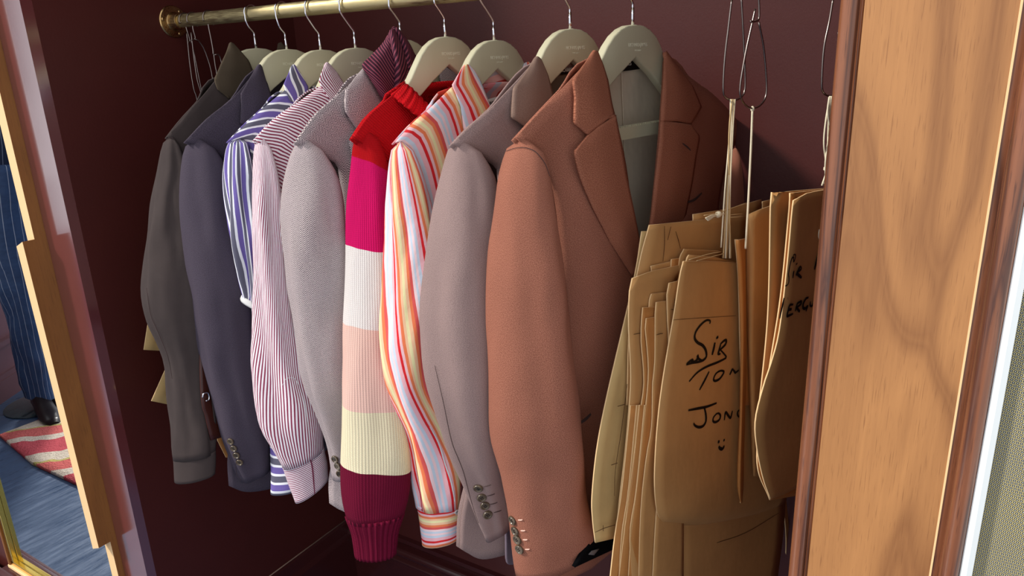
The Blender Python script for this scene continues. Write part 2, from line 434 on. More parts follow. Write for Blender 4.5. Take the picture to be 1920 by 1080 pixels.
vert_prof('trim_8', [(0.0145, 0.6945), (0.0145, 0.73), (0.0162, 0.73), (0.0162, 0.6945)], 0, 2.5, MAPLE_AND_LIT_EDGE, smooth=False)
vert_prof('trim_9', [(0.0162, 0.6955), (0.0162, 0.73), (0.038, 0.73), (0.038, 0.692)] + [(0.030 + 0.008 * cos(radians(a)), 0.692 + 0.008 * sin(radians(a))) for a in range(-10, -171, -16)] + [(0.0215, 0.697)], 0, 2.5, WALN_D)
WHITE = M('sunlit_white_bead', 0.3, 0.6); WHITE.col(lin((246, 250, 248))); WHITE = WHITE.m  # sun glare on this edge is put into its white colour
vert_prof('trim_10', [(0.038, 0.690), (0.038, 0.73), (0.0475, 0.73), (0.0475, 0.690), (0.043, 0.687)], 0, 2.5, WHITE)
def perforated():
    m = M('perforated_gold_mesh', 0.45, 0.4); o = m.coord('Object'); x = m.sep(o)
    p = 0.0030
    def lat(ox, oz):
        a = m.math('SUBTRACT', m.math('FRACT', m.math('ADD', m.math('MULTIPLY', x[0], 1 / p), ox)), 0.5)
        c = m.math('SUBTRACT', m.math('FRACT', m.math('ADD', m.math('MULTIPLY', x[2], 1 / (p * 1.732)), oz)), 0.5)
        c = m.math('MULTIPLY', c, 1.732)
        return m.math('SQRT', m.math('ADD', m.math('MULTIPLY', a, a), m.math('MULTIPLY', c, c)))
    d = m.math('MINIMUM', lat(0, 0), lat(0.5, 0.5))
    c = m.ramp(d, [(0, lin((214, 212, 190))), (0.17, lin((22, 22, 26))), (0.34, lin((22, 22, 26))), (0.40, lin((196, 180, 120)))], True)
    c = m.mix(m.math('MULTIPLY', m.noise(o, 9, 3), 0.4), c, lin((90, 96, 110)))
    m.col(c); m.bump(d, 0.4, 0.0006); return m.m
paneled('wall_front_right', 0.0475, 1.0, 0.70, 0.73, 0, 2.5, perforated())

# ------------------------------------------------------------------ mirror with gold trim, stepped wooden fin
MIR = M('mirror_silvering', 0.0, 0.5, 1); MIR.col((0.9, 0.93, 0.95, 1)); MIR = MIR.m
MY = 0.70
t = thing('wall_mirror', 'tall wall mirror with gold edge strips at the far left', 'mirror', (-1.85, MY, 0.2))
box('mirror_glass', -2.132, -1.528, MY, MY + 0.006, 0.214, 2.4, MIR, t)
box('gold_strip', -2.136, -2.118, MY - 0.012, MY, 0.214, 2.4, GOLD, t, 0.002)
box('wooden_edge_strip', -2.146, -2.136, MY - 0.016, MY, 0.200, 2.4, FINW, t, 0.002)
box('gold_strip', -2.136, -1.56, MY - 0.012, MY, 0.208, 0.222, GOLD, t, 0.002)
box('pale_edge_strip', -2.146, -1.56, MY - 0.018, MY, 0.198, 0.208, MAPLE_AND_LIT_EDGE, t, 0.002)
def fin():
    t = thing('stepped_wooden_pull', 'tall brown wooden edge piece with stepped outline between mirror and pilaster', 'trim', (-1.54, 0.70, 0))
    zt = 2.45
    def outl(x, dz): return [Vector((x, y, z)) for y, z in ((0.70, 0.0), (0.681, 0.0), (0.681, 0.507 + dz), (0.655, 0.507 + dz), (0.651, 1.203 + dz), (0.673, 1.203 + dz), (0.676, zt), (0.70, zt))]
    A = outl(-1.5275, 0); B = outl(-1.556, -0.012); n = 8
    F = [tuple(range(n)), tuple(range(n, 2 * n))[::-1]] + [(i, n + i, n + (i + 1) % n, (i + 1) % n) for i in range(n)]
    o = mesh('stepped_board', A + B, F, FINW, t, smooth=False, mats=[MAPLE_AND_LIT_EDGE])
    for p in o.data.polygons:
        if p.index in (3, 5, 7, 2 + 2, 2 + 4): pass
    for p in o.data.polygons:
        if p.normal.y < -0.6 or (p.normal.y < -0.3): p.material_index = 1
    bm = bmesh.new(); bm.from_mesh(o.data); bmesh.ops.recalc_face_normals(bm, faces=bm.faces); bm.to_mesh(o.data); bm.free()
    for p in o.data.polygons: p.material_index = 1 if p.normal.y < -0.5 else 0  # front faces take the pale wood, painting sunlight onto the edge
fin()

# ------------------------------------------------------------------ room seen in the mirror
def mir(P): return Vector((P.x, 2 * MY - P.y, P.z))
def V_(px, py, yv): return mir(at_y(px, py, yv))
def VZ(px, py, z=0.0): return mir(at_z(px, py, z))
# panelled wall behind the mannequin
a, b_ = VZ(0, 754), VZ(37, 729)
dwall = (b_ - a).normalized(); 
P0 = a - dwall * 0.9 if True else a
P1 = a + dwall * 3.2
nw = Vector((-dwall.y, dwall.x, 0)); 
if nw.dot(Vector((-1.8, 0.3, 0)) - a) < 0: nw = -nw
def wbox(name, s0, s1, d0, d1, z0, z1, mat):
    V = [P0 + dwall * s + nw * d + Vector((0, 0, z)) for s in (s0, s1) for d in (d0, d1) for z in (z0, z1)]
    F = [(0, 1, 3, 2), (4, 6, 7, 5), (0, 4, 5, 1), (2, 3, 7, 6), (0, 2, 6, 4), (1, 5, 7, 3)]
    o = mesh(name, V, F, mat, smooth=False); bm = bmesh.new(); bm.from_mesh(o.data); bmesh.ops.recalc_face_normals(bm, faces=bm.faces); bm.to_mesh(o.data); bm.free()
    top(o); o['kind'] = 'structure'; return o
WPANEL = paint('mauve_panelling_paint', (112, 70, 76), 0.3, 0.1)
Lw = (P1 - P0).length
wbox('wall_window', 0, Lw, -0.10, 0, 0, 0.62, WPANEL)
wbox('baseboard_window', 0, Lw, 0, 0.02, 0, 0.10, WPANEL)
wbox('trim_11', 0, Lw, 0, 0.014, 0.10, 0.125, WPANEL)
wbox('trim_12', 0, Lw, 0, 0.03, 0.26, 0.285, WPANEL)
wbox('trim_13', 0, Lw, 0, 0.045, 0.60, 0.64, WPANEL)
# mannequin in a pinstripe suit
def pin_denim(name, c, c2, sc, line):
    m = M(name, 0.7, 0.3); u = m.coord('UV'); x = m.sep(u)
    f = m.math('FRACT', m.math('MULTIPLY', x[0], 1 / sc))
    l = m.ramp(f, [(0, (1, 1, 1, 1)), (0.07, (0, 0, 0, 1))], True)
    base = m.mix(m.noise(u, 18, 3), lin(c), lin(c2))
    m.col(m.mix(m.math('MULTIPLY', l, 0.7), base, lin(line))); m.bump(m.noise(u, 9, 3), 0.6, 0.02); return m.m
DEN_LIT = pin_denim('lit_pinstripe_cloth', (38, 58, 92), (58, 84, 124), 0.028, (180, 190, 204))  # lighter copy of the navy suit cloth, bluish daylight put into its colour
NAVYP = pin_denim('navy_pinstripe_cloth', (24, 34, 58), (34, 46, 72), 0.03, (140, 150, 170))
BLK = M('black_shoe_leather', 0.3, 0.5); BLK.col(lin((34, 26, 26))); BLK = BLK.m
GLASS = M('glass_disc', 0.05, 0.5); GLASS.col(lin((120, 140, 150))); GLASS.b.inputs['Transmission Weight'].default_value = 0.8; GLASS = GLASS.m
YV = 1.44
base = VZ(78, 758)
t = thing('mannequin', 'mannequin in a blue pinstripe suit, reflected in the mirror', 'mannequin', (base.x, base.y, 0))
def xfl(pts): return [V_(x, y, YV + d) for x, y, d in pts]
def rig(name, prof, mat, circ, parent, dep=0.8, th=0.0):
    """prof: (px_left, px_right, py, extra depth)"""
    st = [(a_, y, b2, y, d) for a_, b2, y, d in prof]
    return sleeve(name, st, lambda x, y, n: at_y(x, y, YV + n), mat, parent, depth=dep, n=30, seg=30, amp=0.012, seed=3, th=th, circ=circ, xf=mir, cap=True)
rig('trouser_leg', [(-60, 40, 300, 0), (-45, 60, 450, 0), (0, 70, 560, 0), (22, 88, 650, 0), (45, 104, 744, 0)], DEN_LIT, 0.5, t)
rig('trouser_leg', [(0, 85, 330, .12), (20, 105, 450, .12), (48, 122, 600, .12), (70, 140, 748, .12)], NAVYP, 0.5, t)
rig('jacket', [(-260, -60, -330, 0), (-300, -30, -250, 0), (-200, 30, 0, 0), (-140, 55, 250, 0), (-110, 66, 446, 0)], NAVYP, 0.9, t)
def shoe(name, px, py, d):
    c = V_(px, py, d); c.z = 0; c = c + Vector((0.03, 0.02, 0)); u = Vector((1, 0.25, 0)).normalized(); v = Vector((-u.y, u.x, 0)); V = []; F = []
    sec = [(-0.12, 0.03, 0.075), (-0.09, 0.036, 0.10), (-0.03, 0.038, 0.095), (0.03, 0.043, 0.065), (0.09, 0.046, 0.048), (0.14, 0.038, 0.036), (0.165, 0.018, 0.022)]
    for s, w, h in sec:
        for k in range(12):
            a_ = 2 * pi * k / 12; V.append(c + u * s + v * w * cos(a_) + Vector((0, 0, 0.006 + max(0, h * (0.5 + 0.5 * sin(a_))))))
    for i in range(len(sec) - 1):
        for k in range(12): F.append((i * 12 + k, i * 12 + (k + 1) % 12, (i + 1) * 12 + (k + 1) % 12, (i + 1) * 12 + k))
    F += [tuple(range(12)), tuple(range(len(V) - 12, len(V)))[::-1]]
    return mesh(name, V, F, BLK, t)
shoe('shoe', 82, 744, YV); shoe('shoe', 108, 748, YV + .12)
lathe('base_disc', [(0.15, 0.0), (0.155, 0.002), (0.155, 0.006), (0.15, 0.008)], (base.x, base.y, 0.0), (0, 0, 1), GLASS, t, 40)
# rug
def rug():
    m = M('pink_and_cream_hooked_wool', 0.95, 0.1); o = m.coord('Object'); x = m.sep(o)
    wv = m.noise(o, 5, 2)
    f = m.math('FRACT', m.math('ADD', m.math('MULTIPLY', m.math('ADD', x[0], m.math('MULTIPLY', x[1], 0.9)), 2.1), m.math('MULTIPLY', wv, 0.35)))
    c = m.ramp(f, [(0, lin((214, 96, 104))), (0.33, lin((236, 228, 206))), (0.56, lin((206, 200, 120))), (0.60, lin((226, 118, 112))), (0.85, lin((238, 230, 210)))], True)
    m.col(m.mix(m.math('MULTIPLY', m.noise(o, 90, 3), 0.5), c, lin((150, 60, 70)))); m.bump(m.noise(o, 120, 3), 1.0, 0.01)
    pts = [VZ(-60, 818), VZ(75, 785), VZ(190, 745), VZ(330, 900), VZ(147, 912), VZ(60, 870)]
    pts = [VZ(0, 820), VZ(118, 775), VZ(230, 830), VZ(150, 914), VZ(60, 872)]
    n = len(pts); c0 = sum(pts, Vector()) / n
    V = []; F = []
    ring = []
    for i in range(n):
        for k in range(8): ring.append(pts[i].lerp(pts[(i + 1) % n], k / 8))
    N_ = len(ring)
    for s, z in ((1.0, 0.002), (1.005, 0.010), (0.985, 0.016), (0.7, 0.017), (0.35, 0.017)):
        for p in ring: V.append(Vector((c0.x + (p.x - c0.x) * s, c0.y + (p.y - c0.y) * s, z)))
    for j in range(4):
        for i in range(N_): F.append((j * N_ + i, j * N_ + (i + 1) % N_, (j + 1) * N_ + (i + 1) % N_, (j + 1) * N_ + i))
    V.append(Vector((c0.x, c0.y, 0.017))); F += [(4 * N_ + i, 4 * N_ + (i + 1) % N_, len(V) - 1) for i in range(N_)]
    o = mesh('rug', V, F, m.m); bm = bmesh.new(); bm.from_mesh(o.data); bmesh.ops.recalc_face_normals(bm, faces=bm.faces); bm.to_mesh(o.data); bm.free()
    top(o); tag(o, 'pink and cream tufted rug on the dark floor, seen in the mirror', 'rug')
rug()

# ------------------------------------------------------------------ clothes rail
t = thing('clothes_rail', 'brushed brass clothes rail running out from the dark side wall', 'rail', (XL, RAIL_Y, RAIL_Z))
lathe('rail_tube', [(RAIL_R, 0), (RAIL_R, 1.40)], (XL + 0.004, RAIL_Y, RAIL_Z), (1, 0, 0), BRASS, t, 48)
fo = lathe('flange', [(0.031, 0), (0.0315, 0.002), (0.030, 0.004), (0.0185, 0.006), (0.0165, 0.009), (0.0165, 0.026), (0.0155, 0.028), (0.0135, 0.0285)], (XL, RAIL_Y, RAIL_Z), (1, 0, 0), BRASS_P, t, 48)
for a_ in (50, 170, 290):
    c = Vector((XL + 0.004, RAIL_Y + 0.0245 * cos(radians(a_)), RAIL_Z + 0.0245 * sin(radians(a_))))
    s = lathe('screw', [(0.0042, 0), (0.0042, 0.001), (0.003, 0.0022)], c, (1, 0, 0), BRASS_P, fo, 14)
    # slot as a thin raised bar
    V, F = boxv(c.x + 0.0015, c.x + 0.0026, c.y - 0.0004, c.y + 0.0004, c.z - 0.0028, c.z + 0.0028); mesh('screw_slot', V, F, INK, t, smooth=False)
fo2 = lathe('flange', [(0.031, 0), (0.0315, 0.002), (0.030, 0.004), (0.0185, 0.006), (0.0165, 0.009), (0.0165, 0.026), (0.0135, 0.0285)], (-0.035, RAIL_Y, RAIL_Z), (-1, 0, 0), BRASS_P, t, 48)

# ------------------------------------------------------------------ hangers
HOUT = [(0.0, 0.0), (0.02, -0.0015), (0.036, -0.006), (0.052, -0.0145), (0.066, -0.027), (0.078, -0.042), (0.092, -0.060), (0.115, -0.083), (0.135, -0.100), (0.152, -0.114), (0.164, -0.127), (0.170, -0.140)]
HIN = [(0.164, -0.152), (0.148, -0.142), (0.122, -0.122), (0.09, -0.098), (0.045, -0.068), (0.0, -0.043)]
def text_mesh(name, txt, size, pl, u, z, n, mat, parent, ext=0.0004, flip=1, bold=0.0):
    cu = bpy.data.curves.new('t', 'FONT'); cu.body = txt; cu.size = size; cu.align_x = 'CENTER'; cu.extrude = ext; cu.offset = bold
    cu.space_character = 0.95
    ob = bpy.data.objects.new('t', cu); COL.objects.link(ob)
    bpy.context.view_layer.update()
    me = bpy.data.meshes.new_from_object(ob.evaluated_get(bpy.context.evaluated_depsgraph_get()))
    bpy.data.objects.remove(ob); me.name = name
    off = origin(parent)
    for v in me.vertices:
        x, y, zz = v.co; v.co = pl.w(u - x, z + y, n + zz) - off      # text runs away from the room, towards the far side
    me.materials.clear(); me.materials.append(mat)
    o = bpy.data.objects.new(name, me); COL.objects.link(o); o.parent = parent; return o
def hanger(pl, label, zt=1.541, uc=0.0, xh=None, text=True, bar=False, near=1.0):
    t = thing('coat_hanger', label, 'hanger', pl.w(0, RAIL_Z + RAIL_R, 0), 'sage hangers on the brass rail')
    out = [(u, z) for u, z in HOUT]; inn = HIN
    pts = out + inn + [(-u, z) for u, z in inn[:-1][::-1]] + [(-u, z) for u, z in out[1:][::-1]]
    n = len(pts); V = []
    def ths(u): return 0.0065 + max(0, (abs(u) - 0.07)) * 0.02
    def curve(u): return 0.10 * max(0, abs(u) - 0.05) * (-0.5)
    for s in (1, -1):
        for u, z in pts: V.append(pl.w(uc + u, zt + z, s * ths(u) + curve(u)))
    # arms and head as strips so that faces stay clean
    F = []
    no, ni = len(out), len(inn)
    half = []
    for side in (0, 1):
        for s in (0, 1):
            o_ = s * n
            def oi(k): return o_ + (k if side == 0 else (n - k) % n)
            def ii(k): return o_ + (no + k if side == 0 else (no + ni + (ni - 2 - k)) if k < ni - 1 else no + ni - 1)
            A = [oi(k) for k in range(no)]; B = [ii(k) for k in range(ni)][::-1]   # B: notch -> tip
            # map outline onto inner points by u
            UB = [abs(pts[(b % n)][0]) for b in B]
            j = 0
            for k in range(no - 1):
                while j < ni - 1 and UB[j + 1] <= abs(pts[A[k + 1] % n][0]) + 0.006:
                    F.append((A[k], B[j], B[j + 1])); j += 1
                F.append((A[k], B[j], A[k + 1]))
            while j < ni - 1: F.append((A[-1], B[j], B[j + 1])); j += 1
    F += [(i, (i + 1) % n, n + (i + 1) % n, n + i) for i in range(n)]
    o = mesh('hanger_body', V, F, SAGE, t, smooth=True)
    bm = bmesh.new(); bm.from_mesh(o.data); bmesh.ops.recalc_face_normals(bm, faces=bm.faces); bm.to_mesh(o.data); bm.free()
    m = o.modifiers.new('b', 'BEVEL'); m.width = 0.0028; m.segments = 3; m.limit_method = 'ANGLE'; m.angle_limit = radians(50)
    m = o.modifiers.new('e', 'EDGE_SPLIT'); m.split_angle = radians(38)
    if text:
        text_mesh('embossed_name', 'RICHARD JAMES', 0.0068, pl, uc - 0.004, zt - 0.0285, ths(0) - 0.0001, SAGE_E, o, bold=0.00005)
        text_mesh('embossed_line', 'SAVILE ROW', 0.0030, pl, uc - 0.004, zt - 0.0345, ths(0) - 0.0001, SAGE_E, o)
    # hook: shank, bend, crook over the rail
    zb = zt - 0.002; rr = RAIL_R + 0.0019
    P = [pl.w(uc, zb), pl.w(uc, zb + 0.022), pl.w(uc + 0.001, zb + 0.030), pl.w(uc + 0.010, zb + 0.040 ), pl.w(0.0150, RAIL_Z - 0.012)]
    up = pl.w(0, RAIL_Z) 
    for a_ in range(-15, 151, 15): P.append(pl.w(rr * 1.12 * cos(radians(a_)), RAIL_Z + 0.0015 + rr * sin(radians(a_))))
    tube('hook', P, 0.0017, CHROME, t, 10)
    tube('shank', [pl.w(uc, zb), pl.w(uc, zb + 0.024)], 0.0022, CHROME, t, 12, False)
    if bar:
        V, F = [], []
        for s in (-1, 1):
            for uu in (-0.15, 0.15):
                for z in (1.389, 1.406): V.append(pl.w(uc + uu, z, s * 0.005))
        F = [(0, 1, 3, 2), (4, 6, 7, 5), (0, 4, 5, 1), (2, 3, 7, 6), (0, 2, 6, 4), (1, 5, 7, 3)]
        o = mesh('trouser_bar', V, F, SAGE, t, smooth=False)
        V = []; F = []
        for k in range(60):
            u0 = -0.15 + k * 0.005; b0 = len(V)
            for s in (-1, 1):
                for uu in (u0, u0 + 0.0028):
                    for z in (1.4055, 1.4075): V.append(pl.w(uc + uu, z, s * 0.0045))
            F += [tuple(b0 + i for i in f) for f in ((0, 1, 3, 2), (4, 6, 7, 5), (0, 4, 5, 1), (2, 3, 7, 6), (0, 2, 6, 4), (1, 5, 7, 3))]
        g = mesh('grip_ribs', V, F, SAGE, t, smooth=False); g['kind'] = 'stuff'
        for uu in (-0.145, 0.145): tube('bar_post', [pl.w(uc + uu, 1.395), pl.w(uc + uu, 1.41)], 0.004, SAGE, t, 8, False)
    return t

# ------------------------------------------------------------------ garments
def back_of(rows, pl, uc, nb=-0.032, hemz=None):
    """rows of the near front (side -> centre) mirrored into a full back"""
    out = []
    for j, r in enumerate(rows):
        q = [pl.loc(p) for p in r]; k = len(q)
        left = [(u, z, (n - 0.006) if j == 0 else min(n - 0.008, nb * (0.35 + 0.65 * i / (k - 1)))) for i, (u, z, n) in enumerate(q)]
        if j == 0: left = [(u, z - 0.004, n) for u, z, n in left]
        left = [x for x in left if x[0] > uc + 0.01] or [left[0]]
        while len(left) < k: left.append((uc + (left[-1][0] - uc) * 0.6, left[-1][1], nb))
        left = left[:k]
        right = [(2 * uc - u, z, n) for u, z, n in left[::-1]]
        out.append([pl.w(*p) for p in left + right])
    return out
def mirrored(rows, pl, uc):
    return [[pl.w(2 * uc - pl.loc(p)[0], p.z, pl.loc(p)[2]) for p in r] for r in rows]
def mirror_mesh(src, name, pl, uc, parent):
    """copy of a part mirrored to the far side of the garment"""
    off = origin(src.parent); me = src.data.copy(); me.name = name
    for v in me.vertices:
        P = Vector(v.co) + off; u, z, n = pl.loc(P); v.co = pl.w(2 * uc - u, z, n) - off
    me.flip_normals()
    o = bpy.data.objects.new(name, me); COL.objects.link(o); o.parent = parent
    for m in src.modifiers:
        k = o.modifiers.new(m.name, m.type)
        if m.type == 'SOLIDIFY': k.thickness = m.thickness; k.offset = m.offset
    return o
def button(parent, P, nrm, r, mat, rimm=None):
    o = lathe('button', [(r, 0), (r, r * 0.22), (r * 0.9, r * 0.34), (r * 0.72, r * 0.34), (r * 0.62, r * 0.2), (r * 0.02, r * 0.2)], P, nrm, mat, parent, 20)
    u = Vector(nrm).orthogonal().normalized(); v = Vector(nrm).cross(u).normalized()
    for a_ in range(4):
        an = a_ * pi / 2 + 0.78
        lathe('hole', [(r * 0.13, 0), (r * 0.12, r * 0.04)], Vector(P) + Vector(nrm).normalized() * r * 0.21 + (u * cos(an) + v * sin(an)) * r * 0.24, nrm, INK, o, 6)
    return o
BTN = M('horn_button', 0.22, 0.6); bo = BTN.coord('Object'); BTN.col(BTN.mix(BTN.noise(bo, 160, 3), lin((40, 32, 26)), lin((116, 98, 74)))); BTN = BTN.m
PEARL = M('pearl_button', 0.15, 0.7); PEARL.col(lin((222, 220, 216))); PEARL = PEARL.m
def surf_btns(parent, pts, sl, mat, r, view_only=True):
    """buttons where the view meets the sleeve cloth"""
    dg = bpy.context.evaluated_depsgraph_get(); off = origin(sl.parent)
    from mathutils.bvhtree import BVHTree
    bv = BVHTree.FromPolygons([tuple(Vector(v.co) + off) for v in sl.data.vertices], [tuple(p.vertices) for p in sl.data.polygons])
    res = []
    for x, y in pts:
        h = bv.ray_cast(CAM, ray(x, y))
        if h[0] is None: continue
        nn = h[1] if h[1].dot(ray(x, y)) < 0 else -h[1]
        button(parent, h[0] + nn * 0.0012, nn, r, mat); res.append((h[0], nn))
    return res
def on_surf(sl, pts, lift=0.0012):
    off = origin(sl.parent)
    from mathutils.bvhtree import BVHTree
    bv = BVHTree.FromPolygons([tuple(Vector(v.co) + off) for v in sl.data.vertices], [tuple(p.vertices) for p in sl.data.polygons])
    out = []; nn = Vector((0, -1, 0))
    for x, y in pts:
        h = bv.ray_cast(CAM, ray(x, y))
        if h[0] is None: continue
        nn = h[1] if h[1].dot(ray(x, y)) < 0 else -h[1]; out.append(h[0] + nn * lift)
    return out, nn
def seam(parent, sl, pts, mat, w=0.0012, name='seam'):
    q, nn = on_surf(sl, pts)
    if len(q) > 1: return ribbon(name, [q], mat, parent, -(q[0] - CAM).normalized(), w)
def pxi(pts, n=12):
    P = resample([Vector((x, y, 0)) for x, y in pts], n); return [(p.x, p.y) for p in P]

def garment(name, label, cat, hook, yaw, uc, mat, front, sl_st, hang_label, sl=dict(), slz=None, far=True, bar=False, back_nb=-0.032, front_kw=dict(), fuv='arc', hang=True, zt=1.541, backmat=None, farsl=True, text=True, nr=None):
    P = at_y(hook[0], hook[1], RAIL_Y); pl = Plane(P.x, yaw)
    t = thing(name, label, cat, pl.w(uc, zt - 0.02, 0))
    fr = px_rows(pl, front)
    kw = dict(amp=0.004, seed=len(label), plane=pl); kw.update(front_kw)
    f = patch('front_panel', fr, mat, t, 16, 44, **kw)
    if far: patch('front_panel', mirrored(fr, pl, uc), mat, t, 16, 44, **kw)
    kb = dict(kw); kb['amp'] = 0.003
    bk = patch('back_panel', back_of(fr, pl, uc, back_nb), backmat or mat, t, 28, 44, **{k: v for k, v in kb.items() if k != 'off'})
    s = sleeve('sleeve', sl_st, pl, mat, t, **sl)
    if farsl: mirror_mesh(s, 'sleeve', pl, uc, t)
    h = hanger(pl, hang_label, zt, uc, text=text, bar=bar) if hang else None
    return t, pl, f, s, bk

# materials of the clothes
OLIVE = plainc('olive_brown_moleskin', (66, 56, 54), 0.85, 0.2, 0.0)
OLIVE_C = plainc('olive_suede_collar', (82, 70, 56), 0.95, 0.35)
NAVY = wool('navy_flannel', (42, 36, 42), (88, 78, 92), 0.4)
PURP = stripes('purple_white_grey_stripe', [(0, (112, 96, 164)), (0.36, (240, 240, 244)), (0.50, (98, 96, 112)), (0.86, (240, 240, 244))], 0.030)
PURP2 = stripes('purple_white_grey_stripe_front', [(0, (112, 96, 164)), (0.40, (240, 240, 244)), (0.54, (98, 96, 112)), (0.86, (240, 240, 244))], 0.026)
PINS = stripes('wine_and_white_fine_stripe', [(0, (146, 58, 84)), (0.46, (250, 240, 244))], 0.0036, wob=0.00005)
PINS_I = stripes('wine_and_white_fine_stripe_inside', [(0, (126, 50, 74)), (0.42, (240, 232, 238))], 0.0036, wob=0.00005)
def herring():
    m = M('grey_pink_herringbone', 0.9, 0.1); u = m.coord('UV'); x = m.sep(u)
    p = 0.011
    tri = m.math('ABSOLUTE', m.math('SUBTRACT', m.math('MULTIPLY', m.math('FRACT', m.math('MULTIPLY', x[0], 1 / p)), 2), 1))
    d = m.math('ADD', m.math('MULTIPLY', x[1], 1 / 0.0030), m.math('MULTIPLY', tri, 1.9))
    f = m.math('FRACT', d); n = m.noise(u, 700, 3, 0.8)
    g = m.ramp(m.math('ADD', f, m.math('MULTIPLY', m.math('SUBTRACT', n, 0.5), 1.3)), [(0.30, (0, 0, 0, 1)), (0.6, (1, 1, 1, 1))])
    c = m.mix(g, lin((52, 38, 46)), lin((210, 194, 190))); c = m.mix(m.math('MULTIPLY', m.noise(u, 12, 3), 0.3), c, lin((176, 160, 170)))
    m.col(c); m.bump(n, 0.5, 0.0006); return m.m
HERR = herring()
SCARF = stripes('wine_ribbed_scarf_stripe', [(0, (58, 26, 42)), (0.62, (140, 70, 86))], 0.0042, 0.85, 0.0001)
def knit(name, bands):
    """bands: [(v end, rgb)] from the shoulder down, in metres"""
    m = M(name, 0.95, 0.1); u = m.coord('UV'); x = m.sep(u)
    tot = bands[-1][0]; v = m.math('DIVIDE', m.math('MULTIPLY', x[1], -1), tot)
    v = m.math('ADD', v, m.math('MULTIPLY', m.math('SUBTRACT', m.noise(u, 9, 2), 0.5), 0.02))
    v = m.math('ADD', v, m.math('MULTIPLY', m.math('SINE', m.math('MULTIPLY', x[0], 2 * pi / 0.30)), 0.008))
    st = []; p = 0
    for e, c in bands: st.append((p, lin(c))); p = e / tot
    c = m.ramp(v, st, True)
    cell = 0.0040
    a = m.math('ABSOLUTE', m.math('SUBTRACT', m.math('FRACT', m.math('MULTIPLY', x[0], 1 / cell)), 0.5))
    b = m.math('ABSOLUTE', m.math('SUBTRACT', m.math('FRACT', m.math('ADD', m.math('MULTIPLY', x[1], 1 / (cell * 0.75)), m.math('MULTIPLY', a, 1.6))), 0.5))
    k = m.math('MULTIPLY', m.math('ADD', m.math('MULTIPLY', a, -1.4), 1), m.math('ADD', b, 0.45))
    c = m.mix(m.ramp(k, [(0.25, (1, 1, 1, 1)), (0.62, (0, 0, 0, 1))]), c, m.mix(1.0, c, (0.70, 0.66, 0.66, 1), 'MULTIPLY'))
    m.col(c); m.bump(k, 0.9, 0.0016); m.bump(m.noise(u, 1100, 2), 0.3, 0.0004); return m.m
RED, PINK, CREAM_W, PEACH, CREAM_Y, BURG = (200, 20, 28), (222, 22, 104), (250, 242, 236), (252, 208, 192), (252, 240, 202), (112, 18, 48)
KRED = knit('red_knit', [(1, RED)])
ORST = [(0, (250, 214, 216)), (0.07, (206, 216, 230)), (0.15, (244, 184, 190)), (0.26, (222, 40, 46)), (0.33, (244, 196, 200)), (0.40, (240, 128, 84)), (0.48, (248, 200, 160)), (0.54, (244, 232, 176)), (0.62, (248, 200, 160)), (0.70, (240, 128, 84)), (0.78, (224, 92, 88)), (0.86, (250, 218, 220)), (0.93, (206, 218, 232))]
ORNG = stripes('orange_red_sky_stripe', ORST, 0.100, wob=0.0004, crease=0.5)
ORNG2 = stripes('orange_red_sky_stripe_wide', ORST, 0.070, wob=0.0004, crease=0.5)
ORIN = stripes('orange_stripe_inside', [(0, (236, 150, 158)), (0.2, (196, 190, 204)), (0.36, (244, 190, 184)), (0.55, (206, 70, 58)), (0.74, (176, 44, 52)), (0.86, (214, 150, 160))], 0.060)
TAUPE = wool('taupe_sharkskin', (100, 78, 76), (172, 146, 140), 0.5, 0.7, slub=0.55)
TAUPE_C = wool('taupe_sharkskin_collar', (112, 88, 78), (150, 124, 110), 0.5, 0.7, slub=0.55)
BROWN = wool('rust_brown_twill_wool', (108, 58, 44), (190, 126, 102), 0.4, 0.85, twill=520, slub=0.15)
BROWN_C = wool('rust_brown_twill_wool_collar', (114, 60, 44), (190, 124, 96), 0.4, 0.85, slub=0.15)
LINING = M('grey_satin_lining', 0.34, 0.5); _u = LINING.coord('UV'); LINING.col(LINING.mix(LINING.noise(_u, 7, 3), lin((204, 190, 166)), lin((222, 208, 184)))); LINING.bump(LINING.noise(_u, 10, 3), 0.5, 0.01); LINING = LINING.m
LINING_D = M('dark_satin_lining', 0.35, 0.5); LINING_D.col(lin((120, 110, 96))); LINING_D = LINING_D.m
THREAD_P = M('pale_buttonhole_thread', 0.7); THREAD_P.col(lin((226, 178, 160))); THREAD_P = THREAD_P.m
THREAD_D = M('dark_seam_thread', 0.8); THREAD_D.col(lin((70, 52, 50))); THREAD_D = THREAD_D.m
GROUP_NONE = None

LABELW = M('white_label', 0.6); LABELW.col(lin((206, 198, 190))); LABELW = LABELW.m
